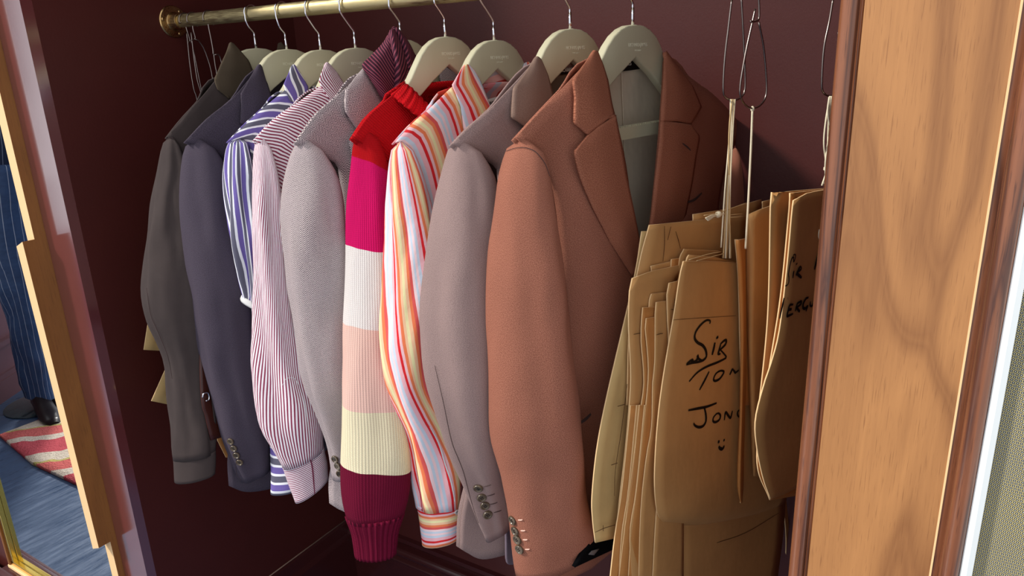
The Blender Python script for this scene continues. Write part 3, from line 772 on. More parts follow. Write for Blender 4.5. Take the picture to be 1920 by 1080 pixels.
# ---------- brown jacket (nearest)
t, plB, fB, sB, bk = garment('suit_jacket', 'rust brown wool jacket at the right end of the rail, grey lining showing', 'jacket', (1187, -30), 10, 0.0, BROWN,
    [[(968, 258, 0), (1010, 212, .004), (1056, 164, .008), (1112, 104, .004)],
     [(1026, 320, .004), (1070, 262, .016), (1098, 226, .022), (1140, 170, .018)],
     [(1044, 400, .006), (1090, 380, .026), (1130, 350, .032), (1176, 320, .026)],
     [(1054, 520, .006), (1100, 512, .026), (1145, 506, .036), (1190, 500, .034)],
     [(1062, 640, .006), (1110, 640, .024), (1150, 640, .034), (1192, 640, .036)],
     [(1072, 820, .004), (1115, 822, .018), (1155, 824, .028), (1196, 826, .03)],
     [(1080, 980, .0), (1118, 984, .010), (1150, 986, .018), (1186, 988, .02)],
     [(1000, 1096, -.004), (1040, 1094, .0), (1080, 1080, .008), (1110, 1066, .01)]],
    [(958, 262, 1006, 262), (946, 290, 1026, 300), (934, 335, 1036, 345), (923, 430, 1050, 430), (916, 515, 1062, 515), (914, 620, 1070, 610), (914, 720, 1082, 715), (921, 817, 1092, 812), (933, 880, 1099, 885), (948, 965, 1107, 960), (967, 1076, 1118, 1022)],
    'sage green hanger holding the rust brown jacket', dict(depth=0.62, amp=0.004, seed=1, folds=0.0026, fk=3, circ=0.34), far=False, bar=True, farsl=False,
    front_kw=dict(amp=0.0025))
# yoke of shoulder cloth bridging sleeve head and collar comes with the front panel; far half of the jacket:
farf = px_rows(plB, [[(1247, 98, .004), (1290, 140, .010), (1345, 184, .008), (1396, 240, 0)],
    [(1243, 170, .022), (1290, 210, .030), (1335, 240, .022), (1374, 280, .004)],
    [(1236, 262, .034), (1285, 290, .040), (1325, 310, .032), (1358, 330, .010)],
    [(1222, 400, .040), (1275, 404, .044), (1318, 408, .036), (1346, 410, .012)],
    [(1204, 560, .040), (1262, 560, .044), (1310, 560, .036), (1345, 560, .012)],
    [(1200, 900, .030), (1250, 900, .034), (1300, 900, .030), (1335, 900, .010)],
    [(1196, 1040, .020), (1245, 1040, .026), (1290, 1030, .024), (1330, 1010, .008)]])
patch('front_panel', farf, BROWN, t, 16, 40, amp=0.002, plane=plB)
sf = sleeve('sleeve', [(1376, 240, 1402, 250), (1366, 285, 1400, 300), (1352, 338, 1400, 350), (1341, 400, 1398, 400), (1336, 560, 1392, 560), (1334, 760, 1388, 760), (1334, 960, 1380, 950)], plB, BROWN, t, depth=1.2, seed=5, circ=0.34, amp=0.002)
# lining: facing inwards, in front of the back panel
patch('lining', px_rows(plB, [[(1120, 118, -.012), (1160, 130, -.016), (1215, 118, -.016), (1262, 140, -.012)],
    [(1118, 180, -.022), (1160, 180, -.024), (1215, 180, -.024), (1270, 190, -.020)],
    [(1118, 300, -.024), (1170, 300, -.024), (1220, 300, -.024), (1290, 300, -.020)],
    [(1120, 520, -.022), (1170, 520, -.022), (1215, 520, -.022), (1290, 520, -.020)],
    [(1120, 900, -.020), (1170, 900, -.020), (1210, 900, -.020), (1290, 900, -.018)]]), LINING, t, 24, 40, th=0.001, amp=0.003, plane=plB, seed=4)
tube('lining_seam', [plB.pt(1166, 134, -.014), plB.pt(1168, 200, -.021), plB.pt(1172, 300, -.021), plB.pt(1178, 420, -.019)], 0.0007, LINING, t, 6)
patch('brand_label', px_rows(plB, [[(1150, 117, -.010), (1180, 113, -.0105), (1212, 109, -.010)], [(1152, 135, -.013), (1182, 132, -.0135), (1214, 127, -.013)]]), INK, t, 10, 4, th=0.0006, plane=plB)
_lu = plB.loc(plB.pt(1180, 121, -.009))
CREAMT = M('woven_label_lettering', 0.7); CREAMT.col(lin((220, 214, 204))); CREAMT = CREAMT.m
text_mesh('label_lettering', 'RICHARD JAMES', 0.0085, plB, _lu[0] + 0.024, _lu[1] - 0.001, -.0092, CREAMT, t, ext=0.0002)
# collar and lapels
cl = patch('collar', flat3(plB, [[(1112, 99, .006), (1114, 96, .010), (1119, 97, .006)], [(1093, 122, .012), (1112, 120, .020), (1129, 122, .010)], [(1074, 148, .018), (1108, 146, .028), (1138, 150, .016)],
    [(1078, 182, .022), (1112, 182, .034), (1146, 196, .022)], [(1076, 231, .026), (1115, 222, .038), (1152, 222, .028)], [(1102, 254, .031), (1128, 232, .038), (1154, 215, .031)]]), BROWN_C, t, 12, 30, th=0.004, plane=plB, ang=30, smc=False, off=0, smr=True)
lp = patch('lapel', flat3(plB, [[(1102, 254, .034), (1128, 233, .038), (1153, 218, .032)], [(1076, 284, .032), (1118, 262, .044), (1160, 252, .036)], [(1083, 318, .032), (1126, 300, .046), (1166, 284, .038)],
    [(1092, 345, .033), (1134, 340, .048), (1174, 334, .040)], [(1111, 390, .035), (1150, 390, .050), (1186, 390, .042)], [(1144, 455, .036), (1170, 450, .050), (1197, 446, .042)], [(1168, 492, .037), (1182, 486, .048), (1197, 478, .042)], [(1184, 516, .038), (1190, 512, .044), (1196, 506, .040)]]), BROWN_C, t, 14, 44, th=0.004, plane=plB, ang=14, smc=False, off=0, smr=True)
cl2 = patch('collar', flat3(plB, [[(1244, 100, .010), (1246, 98, .016), (1248, 97, .010)], [(1244, 135, .018), (1262, 125, .026), (1274, 132, .016)], [(1243, 165, .026), (1275, 158, .036), (1298, 163, .022)],
    [(1240, 200, .032), (1280, 196, .042), (1314, 201, .028)], [(1239, 230, .036), (1268, 228, .044), (1294, 233, .034)]]), BROWN_C, t, 12, 24, th=0.004, plane=plB, smc=False, off=0)
lp2 = patch('lapel', flat3(plB, [[(1239, 228, .038), (1268, 230, .044), (1294, 234, .036)], [(1237, 258, .040), (1275, 256, .050), (1311, 257, .038)], [(1234, 290, .042), (1270, 290, .052), (1304, 292, .040)],
    [(1228, 340, .044), (1264, 340, .054), (1297, 340, .042)], [(1221, 405, .044), (1252, 405, .054), (1284, 405, .042)], [(1210, 470, .042), (1232, 472, .050), (1256, 474, .042)], [(1202, 540, .040), (1206, 541, .044), (1212, 542, .040)]]), BROWN_C, t, 14, 40, th=0.004, plane=plB, smc=False, off=0)
ribbon('buttonhole', [[plB.pt(1280, 269, .0555), plB.pt(1288, 275, .055), plB.pt(1295, 282, .053)]], THREAD_D, t, plB.n, 0.0022)
seam(t, fB, pxi([(1292, 377), (1306, 371), (1317, 361)]), THREAD_D)
ribbon('chest_pocket', [[plB.pt(1290, 379, .0455), plB.pt(1303, 374, .044), plB.pt(1316, 362, .042)]], THREAD_D, t, plB.n, 0.0035)
ribbon('hip_pocket_flap', [[plB.pt(1086, 794, .024), plB.pt(1098, 786, .028), plB.pt(1108, 776, .03)]], THREAD_D, t, plB.n, 0.005)
surf_btns(t, [(962, 975), (967, 995), (971, 1011), (975, 1029)], sB, BTN, 0.0072)
for k, (x, y) in enumerate([(972, 974), (977, 994), (981, 1011), (985, 1029)]): seam(t, sB, [(x, y), (x + 6, y), (x + 8, y - 1)], THREAD_P, 0.0014, 'buttonhole')
seam(t, sB, pxi([(950, 284), (966, 279), (985, 278), (1004, 286), (1020, 306), (1030, 332)]), THREAD_D, 0.0007)

# ---------- taupe jacket
t, plT, fT, sT, bk = garment('suit_jacket', 'pale taupe fine wool jacket between the brown jacket and orange striped shirt', 'jacket', (1068, -25), 8, 0.0, TAUPE,
    [[(848, 270, 0), (880, 236, .004), (922, 200, .008), (1008, 112, .004)],
     [(916, 305, .004), (936, 285, .014), (962, 262, .020), (1030, 200, .02)],
     [(934, 350, .004), (962, 345, .022), (1000, 335, .030), (1060, 320, .03)],
     [(930, 600, .002), (965, 598, .018), (1000, 596, .028), (1050, 594, .03)],
     [(890, 850, -.045), (930, 850, -.022), (970, 850, .0), (1010, 850, .012)],
     [(866, 960, -.062), (900, 962, -.045), (945, 962, -.020), (1000, 955, .0)],
     [(863, 1028, -.064), (900, 1048, -.048), (945, 1042, -.024), (990, 1030, -.004)]],
    [(845, 268, 886, 264), (836, 292, 912, 300), (824, 335, 930, 340), (811, 400, 938, 400), (799, 500, 944, 500), (793, 600, 944, 600), (797, 690, 944, 690), (805, 740, 944, 735), (822, 800, 946, 790), (846, 860, 950, 845), (878, 930, 954, 905), (896, 978, 956, 945), (911, 1014, 960, 984)],
    'sage green hanger holding the taupe jacket', dict(depth=0.6, amp=0.0035, seed=2, folds=0.0030, fk=4, circ=0.34), front_kw=dict(amp=0.003))
cT = patch('collar', flat3(plT, [[(1003, 111, .004), (1007, 107, .010), (1013, 112, .004)], [(985, 136, .010), (1006, 134, .022), (1026, 142, .010)], [(963, 163, .016), (1000, 164, .030), (1035, 176, .018)],
    [(960, 198, .020), (1000, 200, .036), (1044, 205, .024)], [(959, 221, .024), (1000, 228, .038), (1050, 230, .028)], [(983, 237, .028), (1012, 240, .036), (1054, 250, .030)]]), TAUPE_C, t, 12, 26, th=0.004, plane=plT, ang=10, smc=False, off=0)
lT = patch('lapel', flat3(plT, [[(983, 237, .028), (1010, 236, .038), (1050, 240, .032)], [(975, 275, .030), (1010, 270, .042), (1060, 260, .036)], [(1000, 380, .034), (1030, 370, .046), (1080, 360, .040)], [(1060, 500, .036), (1075, 500, .044), (1095, 490, .040)]]), TAUPE, t, 10, 26, th=0.004, plane=plT, smc=False, off=0)
mirror_mesh(cT, 'collar', plT, 0, t); mirror_mesh(lT, 'lapel', plT, 0, t)
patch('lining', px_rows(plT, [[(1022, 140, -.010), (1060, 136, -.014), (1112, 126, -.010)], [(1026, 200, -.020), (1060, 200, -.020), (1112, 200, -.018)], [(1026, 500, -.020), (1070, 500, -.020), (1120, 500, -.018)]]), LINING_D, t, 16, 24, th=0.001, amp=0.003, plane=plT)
patch('brand_label', px_rows(plT, [[(1052, 130, -.009), (1092, 124, -.009)], [(1053, 140, -.010), (1093, 134, -.010)]]), INK, t, 8, 4, th=0.0006, plane=plT)
_lu = plT.loc(plT.pt(1075, 131, -.008)); text_mesh('label_lettering', 'RICHARD JAMES', 0.0075, plT, _lu[0] + 0.006, _lu[1] - 0.002, -.0082, CREAMT, t, ext=0.0002)
surf_btns(t, [(897, 914), (903, 932), (909, 947), (914, 964)], sT, BTN, 0.0072)
for k, (x, y) in enumerate([(907, 912), (914, 929), (919, 945), (926, 960)]): seam(t, sT, [(x, y), (x + 8, y - 2), (x + 13, y - 4)], THREAD_D, 0.0011, 'buttonhole')
seam(t, sT, pxi([(816, 685), (832, 754), (848, 828), (868, 880), (884, 940), (898, 980)]), THREAD_D, 0.0008)
seam(t, sT, pxi([(846, 266), (870, 262), (892, 272), (908, 292), (922, 318)]), THREAD_D, 0.0007)

# ---------- orange striped shirt
t, plO, fO, sO, bk = garment('striped_shirt', 'orange, red and sky blue striped shirt between the sweater and taupe jacket', 'shirt', (910, -28), 4, -0.016, ORNG2,
    [[(742, 267, 0), (776, 229, .004), (812, 198, .008), (848, 162, .006)],
     [(768, 278, .004), (800, 262, .014), (832, 245, .018), (872, 215, .018)],
     [(800, 400, .004), (824, 396, .016), (850, 390, .022), (900, 380, .024)],
     [(808, 640, .0), (834, 640, .012), (860, 640, .018), (920, 640, .02)],
     [(830, 860, -.006), (856, 858, .004), (880, 856, .010), (930, 850, .014)]],
    [(738, 268, 766, 268), (731, 300, 782, 300), (727, 370, 800, 370), (724, 460, 812, 460), (722, 560, 814, 560), (720, 650, 816, 650), (727, 715, 820, 710), (742, 770, 838, 762), (758, 810, 852, 805), (768, 850, 864, 850), (772, 900, 868, 900), (780, 950, 866, 945)],
    'sage green hanger holding the orange striped shirt', dict(depth=0.6, amp=0.006, seed=9, folds=0.0040, fk=5, circ=0.30, twist=-0.16, uvo=0.075), zt=1.532,
    front_kw=dict(amp=0.004, ang=-2), backmat=ORIN)
cO = patch('collar', flat3(plO, [[(868, 125, .006), (874, 121, .010), (880, 123, .006)], [(858, 141, .010), (876, 138, .018), (889, 132, .008)], [(848, 159, .012), (876, 158, .024), (900, 150, .012)],
    [(856, 178, .016), (882, 178, .028), (909, 174, .018)], [(864, 200, .020), (890, 202, .032), (919, 200, .024)], [(870, 244, .024), (895, 240, .034), (930, 232, .028)]]), ORNG2, t, 14, 26, th=0.0022, plane=plO, ang=-12, smc=False, off=0, uvo=(0.02, 0))
mirror_mesh(cO, 'collar', plO, -0.016, t)
patch('collar_stand', px_rows(plO, [[(893, 138, -.006), (930, 124, -.010), (985, 128, -.004)], [(902, 168, -.008), (930, 164, -.012), (965, 158, -.006)]]), ORIN, t, 16, 12, th=0.0015, plane=plO, ang=82)
patch('yoke_label', px_rows(plO, [[(908, 188, -.006), (945, 178, -.006)], [(912, 210, -.008), (950, 198, -.008)]]), LABELW, t, 4, 4, th=0.0006, plane=plO)
_lu = plO.loc(plO.pt(925, 193, -.005)); text_mesh('label_lettering', 'RICHARD JAMES', 0.007, plO, _lu[0] + 0.0, _lu[1] - 0.002, -.0045, INK, t, ext=0.0002)
cf = sleeve('cuff', [(779, 944, 867, 938), (783, 960, 867, 950), (787, 990, 865, 980), (791, 1021, 862, 1006)], plO, stripes('orange_stripe_cuff', ORST, 0.05), t, depth=0.55, n=12, amp=0.001, seed=3, cap=False, nn=0.0, circ=0.2)
for lp_ in cf.data.uv_layers[0].data: lp_.uv = (lp_.uv[1] * -0.95 + 0.005, lp_.uv[0])
surf_btns(t, [(856, 959), (860, 976)], cf, PEARL, 0.0045)
seam(t, sO, pxi([(806, 800), (822, 830), (834, 868), (846, 905), (852, 940)]), M('cream_fold').m, 0.002, 'placket_edge')

# ---------- sweater
PS = at_y(825, -20, RAIL_Y); plS = Plane(PS.x, 2)
bandsS = [(287, 325, RED), (460, 476, PINK), (606, 618, CREAM_W), (740, 757, PEACH), (865, 880, CREAM_Y), (1048, 1048, BURG)]
t, plS, fS, sS, bk = garment('knitted_sweater', 'chunky knitted sweater in red, pink, cream, peach and burgundy bands', 'sweater', (825, -20), 2, -0.006, KRED,
    [[(664, 258, 0), (690, 219, .006), (722, 190, .010), (758, 160, .008)],
     [(714, 300, .004), (735, 275, .016), (765, 245, .020), (800, 205, .020)],
     [(728, 340, .004), (760, 330, .020), (795, 325, .026), (850, 310, .026)],
     [(736, 600, .0), (770, 600, .016), (810, 600, .022), (850, 600, .024)],
     [(750, 800, -.004), (780, 800, .008), (810, 800, .016), (850, 800, .02)]],
    [(668, 250, 700, 240), (661, 280, 722, 290), (656, 330, 730, 335), (648, 400, 738, 400), (645, 470, 744, 470), (643, 540, 748, 540), (641, 640, 754, 630), (639, 740, 760, 730), (639, 800, 768, 795), (638, 860, 772, 858), (641, 920, 768, 908), (646, 955, 761, 944), (651, 975, 755, 964)],
    'sage green hanger holding the red banded sweater', dict(depth=0.6, amp=0.003, seed=5, folds=0.0035, fk=2, circ=0.30, th=0.004), front_kw=dict(amp=0.003, th=0.004), farsl=False, far=True)
# bands measured along the sleeve
_uvs = sS.data.uv_layers[0].data; _len = -min(l.uv[1] for l in _uvs)
def vat(py):
    best = None
    off = origin(sS.parent); seg1 = 45
    for i in range(41):
        P = sum((Vector(sS.data.vertices[i * seg1 + k].co) for k in range(44)), Vector()) / 44 + off
        c = RM @ (P - CAM); y = 540 - FOC * c.y / -c.z
        if best is None or abs(y - py) < best[0]: best = (abs(y - py), i)
    i = best[1]
    for l, lp_ in zip(sS.data.loops, _uvs):
        if l.vertex_index == i * seg1: return -lp_.uv[1]
KB = knit('banded_knit', [(vat((a_ + b2) / 2), c) for a_, b2, c in bandsS[:-1]] + [(_len + 0.2, BURG)])
sS.data.materials[0] = KB
rib = sleeve('ribbed_cuff', [(649, 968, 757, 957), (655, 985, 751, 976), (661, 1002, 746, 996), (665, 1025, 744, 1018), (667, 1044, 742, 1036)], plS, knit('burgundy_rib', [(1, BURG)]), t, depth=0.6, n=14, seg=140, amp=0.001, cap=False, folds=0, circ=0.26)
# real ribs
_off = origin(rib)
for i in range(15):
    vs = [rib.data.vertices[i * 141 + k] for k in range(141)]
    c = sum((v.co for v in vs[:140]), Vector()) / 140
    for k, v in enumerate(vs):
        d = v.co - c; s_ = 1 + 0.055 * cos(2 * pi * (k % 140) / 140 * 28); v.co = c + d * s_
mirror_mesh(sS, 'sleeve', plS, -0.006, t); mirror_mesh(rib, 'ribbed_cuff', plS, -0.006, t)
# ribbed crew collar: a ring of rib around the neck
def ring_collar():
    tp = [(754, 156, .0), (768, 163, .014), (785, 180, .028), (806, 199, .036), (824, 196, .034), (836, 184, .020), (842, 166, .004), (832, 160, -.012), (800, 158, -.020), (770, 152, -.014)]
    lo_ = [(731, 177, .004), (748, 190, .020), (766, 204, .034), (794, 224, .044), (824, 222, .042), (846, 206, .028), (858, 186, .004), (840, 182, -.016), (800, 180, -.026), (760, 172, -.018)]
    A = [plS.pt(*p) for p in tp]; B = [plS.pt(*p) for p in lo_]
    n_ = 120
    A = resample(A + [A[0]], n_); B = resample(B + [B[0]], n_)
    V = []; F = []; UV = []
    for j in range(5):
        for i in range(n_ + 1):
            P = A[i].lerp(B[i], j / 4); c = (A[i] + B[i]) / 2
            s_ = 0.0016 * cos(2 * pi * (i % n_) / 4) + 0.003 * sin(pi * j / 4)
            V.append(P + plS.n * s_ * (1 if i < n_ * 0.6 else -1)); UV.append((i * 0.0023, -j * 0.006))
    for j in range(4):
        for i in range(n_): F.append((j * (n_ + 1) + i, j * (n_ + 1) + i + 1, (j + 1) * (n_ + 1) + i + 1, (j + 1) * (n_ + 1) + i))
    o = mesh('ribbed_collar', V, F, KRED, t, uv=UV); solid(o, 0.004, off=0)
ring_collar()

# ---------- herringbone jacket
t, plH, fH, sH, bk = garment('suit_jacket', 'grey pink herringbone tweed jacket with a wine scarf over it', 'jacket', (740, -15), 2, -0.006, HERR,
    [[(556, 266, 0), (592, 215, .004), (632, 180, .008), (684, 131, .006)],
     [(616, 298, .004), (640, 272, .014), (668, 246, .020), (706, 205, .02)],
     [(638, 345, .004), (660, 340, .020), (690, 330, .028), (740, 320, .03)],
     [(648, 600, .0), (680, 600, .016), (710, 600, .024), (760, 600, .028)],
     [(634, 820, -.045), (660, 820, -.025), (690, 820, -.005), (730, 820, .01)],
     [(622, 900, -.058), (645, 900, -.040), (670, 900, -.020), (720, 895, .0)],
     [(623, 946, -.060), (642, 958, -.042), (668, 966, -.022), (720, 960, -.002)]],
    [(558, 266, 590, 262), (547, 284, 612, 292), (538, 318, 630, 325), (532, 360, 640, 362), (529, 410, 648, 410), (532, 467, 652, 467), (537, 533, 655, 533), (549, 600, 658, 595), (558, 660, 660, 650), (572, 725, 664, 715), (594, 780, 668, 770), (612, 835, 672, 820), (624, 900, 676, 888)],
    'sage hanger hidden under the wine scarf', dict(depth=0.6, amp=0.004, seed=6, folds=0.0038, fk=4, circ=0.34), front_kw=dict(amp=0.003))
cH = patch('collar', flat3(plH, [[(680, 132, .004), (684, 128, .010), (690, 132, .004)], [(664, 148, .010), (684, 144, .022), (700, 148, .010)], [(648, 168, .014), (680, 168, .030), (716, 176, .018)],
    [(646, 192, .018), (682, 196, .034), (724, 204, .024)], [(648, 214, .022), (684, 222, .036), (728, 228, .028)], [(668, 240, .026), (692, 240, .036), (730, 246, .030)]]), HERR, t, 12, 26, th=0.004, plane=plH, ang=40, smc=False, off=0)
lH = patch('lapel', flat3(plH, [[(668, 240, .026), (692, 238, .038), (728, 240, .032)], [(654, 266, .028), (684, 262, .042), (730, 258, .036)], [(668, 330, .030), (700, 330, .044), (745, 330, .038)], [(710, 450, .034), (730, 450, .044), (760, 445, .040)]]), HERR, t, 10, 26, th=0.004, plane=plH, ang=12, smc=False, off=0)
mirror_mesh(cH, 'collar', plH, -0.006, t); mirror_mesh(lH, 'lapel', plH, -0.006, t)
surf_btns(t, [(629, 860), (634, 873), (638, 887)], sH, BTN, 0.0068)
# scarf
def scarf():
    tt = thing('scarf', 'wine striped ribbed scarf draped over the herringbone jacket hanger', 'scarf', plH.pt(740, 60, 0))
    def leaf(rows, sd, ang=35, th=0.003): patch('scarf_fold', px_rows(plH, rows), SCARF, tt, 16, 30, th=th, amp=0.003, plane=plH, seed=sd, ang=ang, off=0, sx=30, sz=10)
    leaf([[(729, 66, .004), (734, 60, .010), (741, 56, .012)], [(716, 84, .008), (728, 84, .020), (740, 86, .022)], [(698, 104, .012), (718, 106, .028), (740, 116, .030)],
          [(678, 122, .014), (710, 134, .034), (741, 150, .034)], [(690, 142, .020), (714, 158, .036), (742, 178, .036)], [(712, 180, .030), (724, 190, .038), (736, 200, .036)]], 1, -38)
    leaf([[(729, 64, .010), (733, 56, .018), (738, 55, .012)], [(730, 72, .020), (738, 74, .032), (746, 74, .022)], [(734, 90, .026), (744, 96, .040), (756, 100, .028)], [(738, 120, .028), (749, 124, .044), (764, 132, .032)],
          [(738, 150, .030), (748, 152, .044), (764, 160, .034)], [(734, 176, .030), (744, 182, .042), (756, 186, .032)]], 2, 24)
    leaf([[(736, 54, .012), (742, 52, .018), (748, 56, .010)], [(746, 68, .016), (756, 74, .026), (764, 78, .012)], [(754, 96, .020), (765, 98, .032), (776, 102, .014)], [(760, 130, .022), (770, 132, .032), (784, 134, .016)],
          [(756, 158, .022), (768, 160, .030), (786, 160, .016)]], 3, 34)
    leaf([[(744, 60, .0), (750, 64, .004), (756, 70, .0)], [(760, 84, .0), (770, 92, .008), (780, 104, .0)], [(766, 110, .0), (780, 118, .010), (794, 128, .0)], [(764, 150, .0), (782, 154, .010), (800, 158, .0)]], 4, 40)
    leaf([[(736, 54, -.002), (742, 50, -.012), (752, 62, -.016)], [(718, 84, -.016), (742, 84, -.026), (772, 96, -.022)], [(690, 118, -.020), (735, 120, -.034), (790, 130, -.026)], [(700, 170, -.020), (740, 180, -.034), (790, 180, -.026)]], 5, 10)
scarf()

# ---------- fine striped shirt
t, plP, fP, sP, bk = garment('striped_shirt', 'fine wine and white striped shirt beside the herringbone jacket', 'shirt', (648, -3), 2, -0.012, PINS,
    [[(480, 260, 0), (512, 226, .004), (552, 196, .008), (602, 160, .006)],
     [(506, 300, .004), (534, 272, .014), (566, 240, .020), (626, 190, .02)],
     [(530, 390, .004), (552, 384, .016), (580, 376, .022), (630, 365, .024)],
     [(556, 650, .0), (580, 650, .014), (604, 650, .02), (640, 650, .022)],
     [(600, 800, -.004), (614, 800, .004), (630, 800, .010), (650, 800, .014)]],
    [(481, 260, 503, 262), (476, 280, 514, 295), (473, 330, 522, 330), (472, 400, 530, 400), (472, 500, 538, 500), (472, 600, 550, 590), (473, 690, 570, 680), (474, 750, 592, 735), (484, 795, 603, 780), (505, 833, 606, 815), (530, 878, 607, 842)],
    'sage hanger holding the fine wine striped shirt', dict(depth=0.55, amp=0.004, seed=8, folds=0.0030, fk=4, circ=0.22, twist=0.10), zt=1.532,
    front_kw=dict(amp=0.003, ang=-28), backmat=PINS_I)
cP = patch('collar', flat3(plP, [[(609, 121, .004), (613, 117, .010), (618, 121, .004)], [(603, 135, .010), (618, 134, .018), (632, 137, .008)], [(598, 151, .012), (620, 152, .024), (645, 158, .012)],
    [(603, 164, .016), (626, 170, .026), (650, 172, .018)], [(614, 180, .020), (630, 182, .026), (646, 184, .020)], [(622, 194, .022), (630, 194, .026), (638, 192, .022)]]), PINS, t, 12, 22, th=0.0022, plane=plP, ang=-24, smc=False, off=0)
mirror_mesh(cP, 'collar', plP, -0.012, t)
patch('collar_stand', px_rows(plP, [[(640, 165, -.006), (662, 145, -.010), (680, 140, -.004)], [(645, 180, -.006), (665, 165, -.010), (690, 160, -.004)]]), PINS_I, t, 12, 8, th=0.0015, plane=plP, ang=60)
cf = sleeve('cuff', [(529, 876, 608, 838), (532, 884, 609, 846), (540, 908, 614, 868), (553, 942, 616, 896)], plP, PINS, t, depth=0.5, n=12, amp=0.0008, seed=3, cap=False, circ=0.2)
for lp_ in cf.data.uv_layers[0].data: lp_.uv = (lp_.uv[1], lp_.uv[0])
seam(t, cf, pxi([(581, 856), (586, 880), (590, 926)]), PINS_I, 0.002, 'cuff_edge')
seam(t, sP, pxi([(530, 722), (534, 712), (544, 708), (556, 714), (568, 748), (576, 790), (582, 850)]), M('wine_thread').m, 0.0007)

# ---------- purple striped shirt
t, plU, fU, sU, bk = garment('striped_shirt', 'bold purple, white and grey striped shirt beside the navy jacket', 'shirt', (583, 0), 0, -0.010, PURP2,
    [[(430, 264, 0), (462, 231, .004), (498, 199, .008), (538, 166, .006)],
     [(466, 272, .004), (484, 262, .014), (512, 240, .020), (562, 200, .02)],
     [(476, 380, .004), (500, 380, .014), (520, 375, .020), (570, 370, .022)],
     [(486, 620, .0), (500, 620, .008), (520, 620, .016), (560, 620, .02)],
     [(510, 800, -.004), (520, 800, .002), (540, 800, .010), (580, 800, .014)]],
    [(430, 264, 462, 262), (423, 285, 470, 292), (421, 320, 474, 325), (424, 365, 478, 365), (431, 420, 484, 420), (440, 470, 486, 470), (449, 520, 488, 520), (455, 562, 490, 580)],
    'sage hanger holding the purple striped shirt', dict(depth=0.6, amp=0.004, seed=11, folds=0.006, fk=5, circ=0.22, uvo=0.01), zt=1.532,
    front_kw=dict(amp=0.004, ang=-36))
cU = patch('collar', flat3(plU, [[(546, 126, .004), (550, 121, .010), (555, 125, .004)], [(539, 141, .010), (553, 140, .018), (568, 146, .010)], [(532, 158, .012), (552, 160, .022), (578, 164, .014)],
    [(536, 172, .016), (554, 176, .024), (574, 176, .018)], [(545, 190, .020), (553, 191, .023), (562, 188, .020)]]), PURP2, t, 12, 20, th=0.0022, plane=plU, ang=-20, smc=False, off=0, uvo=(0.012, 0))
mirror_mesh(cU, 'collar', plU, -0.010, t)
cuv = sleeve('cuff', [(506, 780, 566, 780), (507, 850, 566, 850), (508, 890, 562, 885), (507, 926, 560, 916)], plU, PURP, t, depth=0.5, n=14, cap=True, amp=0.001, circ=.2, nn=-0.01, dome=False)
for lp_ in cuv.data.uv_layers[0].data: lp_.uv = (lp_.uv[1] * 0.9 + 0.006, lp_.uv[0])
cfu = sleeve('turned_cuff', [(453, 553, 490, 572), (450, 560, 492, 580), (452, 566, 492, 586)], plU, PEARL, t, depth=0.5, n=4, cap=False, amp=0, circ=.2)

# ---------- navy jacket
t, plN, fN, sN, bk = garment('suit_jacket', 'dark navy flannel jacket beside the olive shirt', 'jacket', (527, 5), 0, 0.0, NAVY,
    [[(350, 264, 0), (392, 220, .004), (436, 184, .008), (487, 125, .004)],
     [(418, 300, .004), (440, 278, .014), (470, 250, .020), (512, 190, .02)],
     [(430, 380, .004), (456, 370, .020), (490, 360, .028), (530, 350, .03)],
     [(450, 600, .0), (475, 600, .014), (500, 600, .022), (540, 600, .026)],
     [(440, 800, -.045), (465, 800, -.030), (495, 800, -.012), (535, 795, .006)],
     [(431, 862, -.062), (460, 870, -.045), (490, 870, -.025), (535, 860, .0)],
     [(434, 913, -.062), (458, 922, -.045), (490, 920, -.028), (535, 908, -.004)]],
    [(354, 264, 388, 260), (344, 284, 412, 292), (339, 320, 428, 322), (338, 370, 438, 370), (342, 433, 448, 433), (348, 490, 456, 490), (360, 583, 468, 580), (375, 660, 478, 655), (393, 740, 488, 730), (412, 812, 496, 800), (433, 866, 502, 845), (451, 904, 506, 880)],
    'sage hanger holding the navy jacket', dict(depth=0.6, amp=0.004, seed=12, folds=0.0035, fk=4, circ=0.34), front_kw=dict(amp=0.003), zt=1.536)
cN = patch('collar', flat3(plN, [[(481, 128, .004), (486, 121, .010), (490, 126, .004)], [(466, 150, .010), (484, 148, .022), (497, 150, .010)], [(452, 174, .014), (482, 174, .028), (505, 172, .016)],
    [(452, 200, .018), (480, 200, .032), (512, 196, .022)], [(450, 232, .022), (480, 232, .034), (518, 220, .026)]]), NAVY, t, 12, 22, th=0.004, plane=plN, ang=10, smc=False, off=0)
mirror_mesh(cN, 'collar', plN, 0, t)
surf_btns(t, [(433, 827), (439, 840), (444, 853), (450, 866)], sN, BTN, 0.0068)
seam(t, sN, pxi([(450, 862), (446, 848), (443, 880), (452, 902)]), THREAD_D, 0.0005)

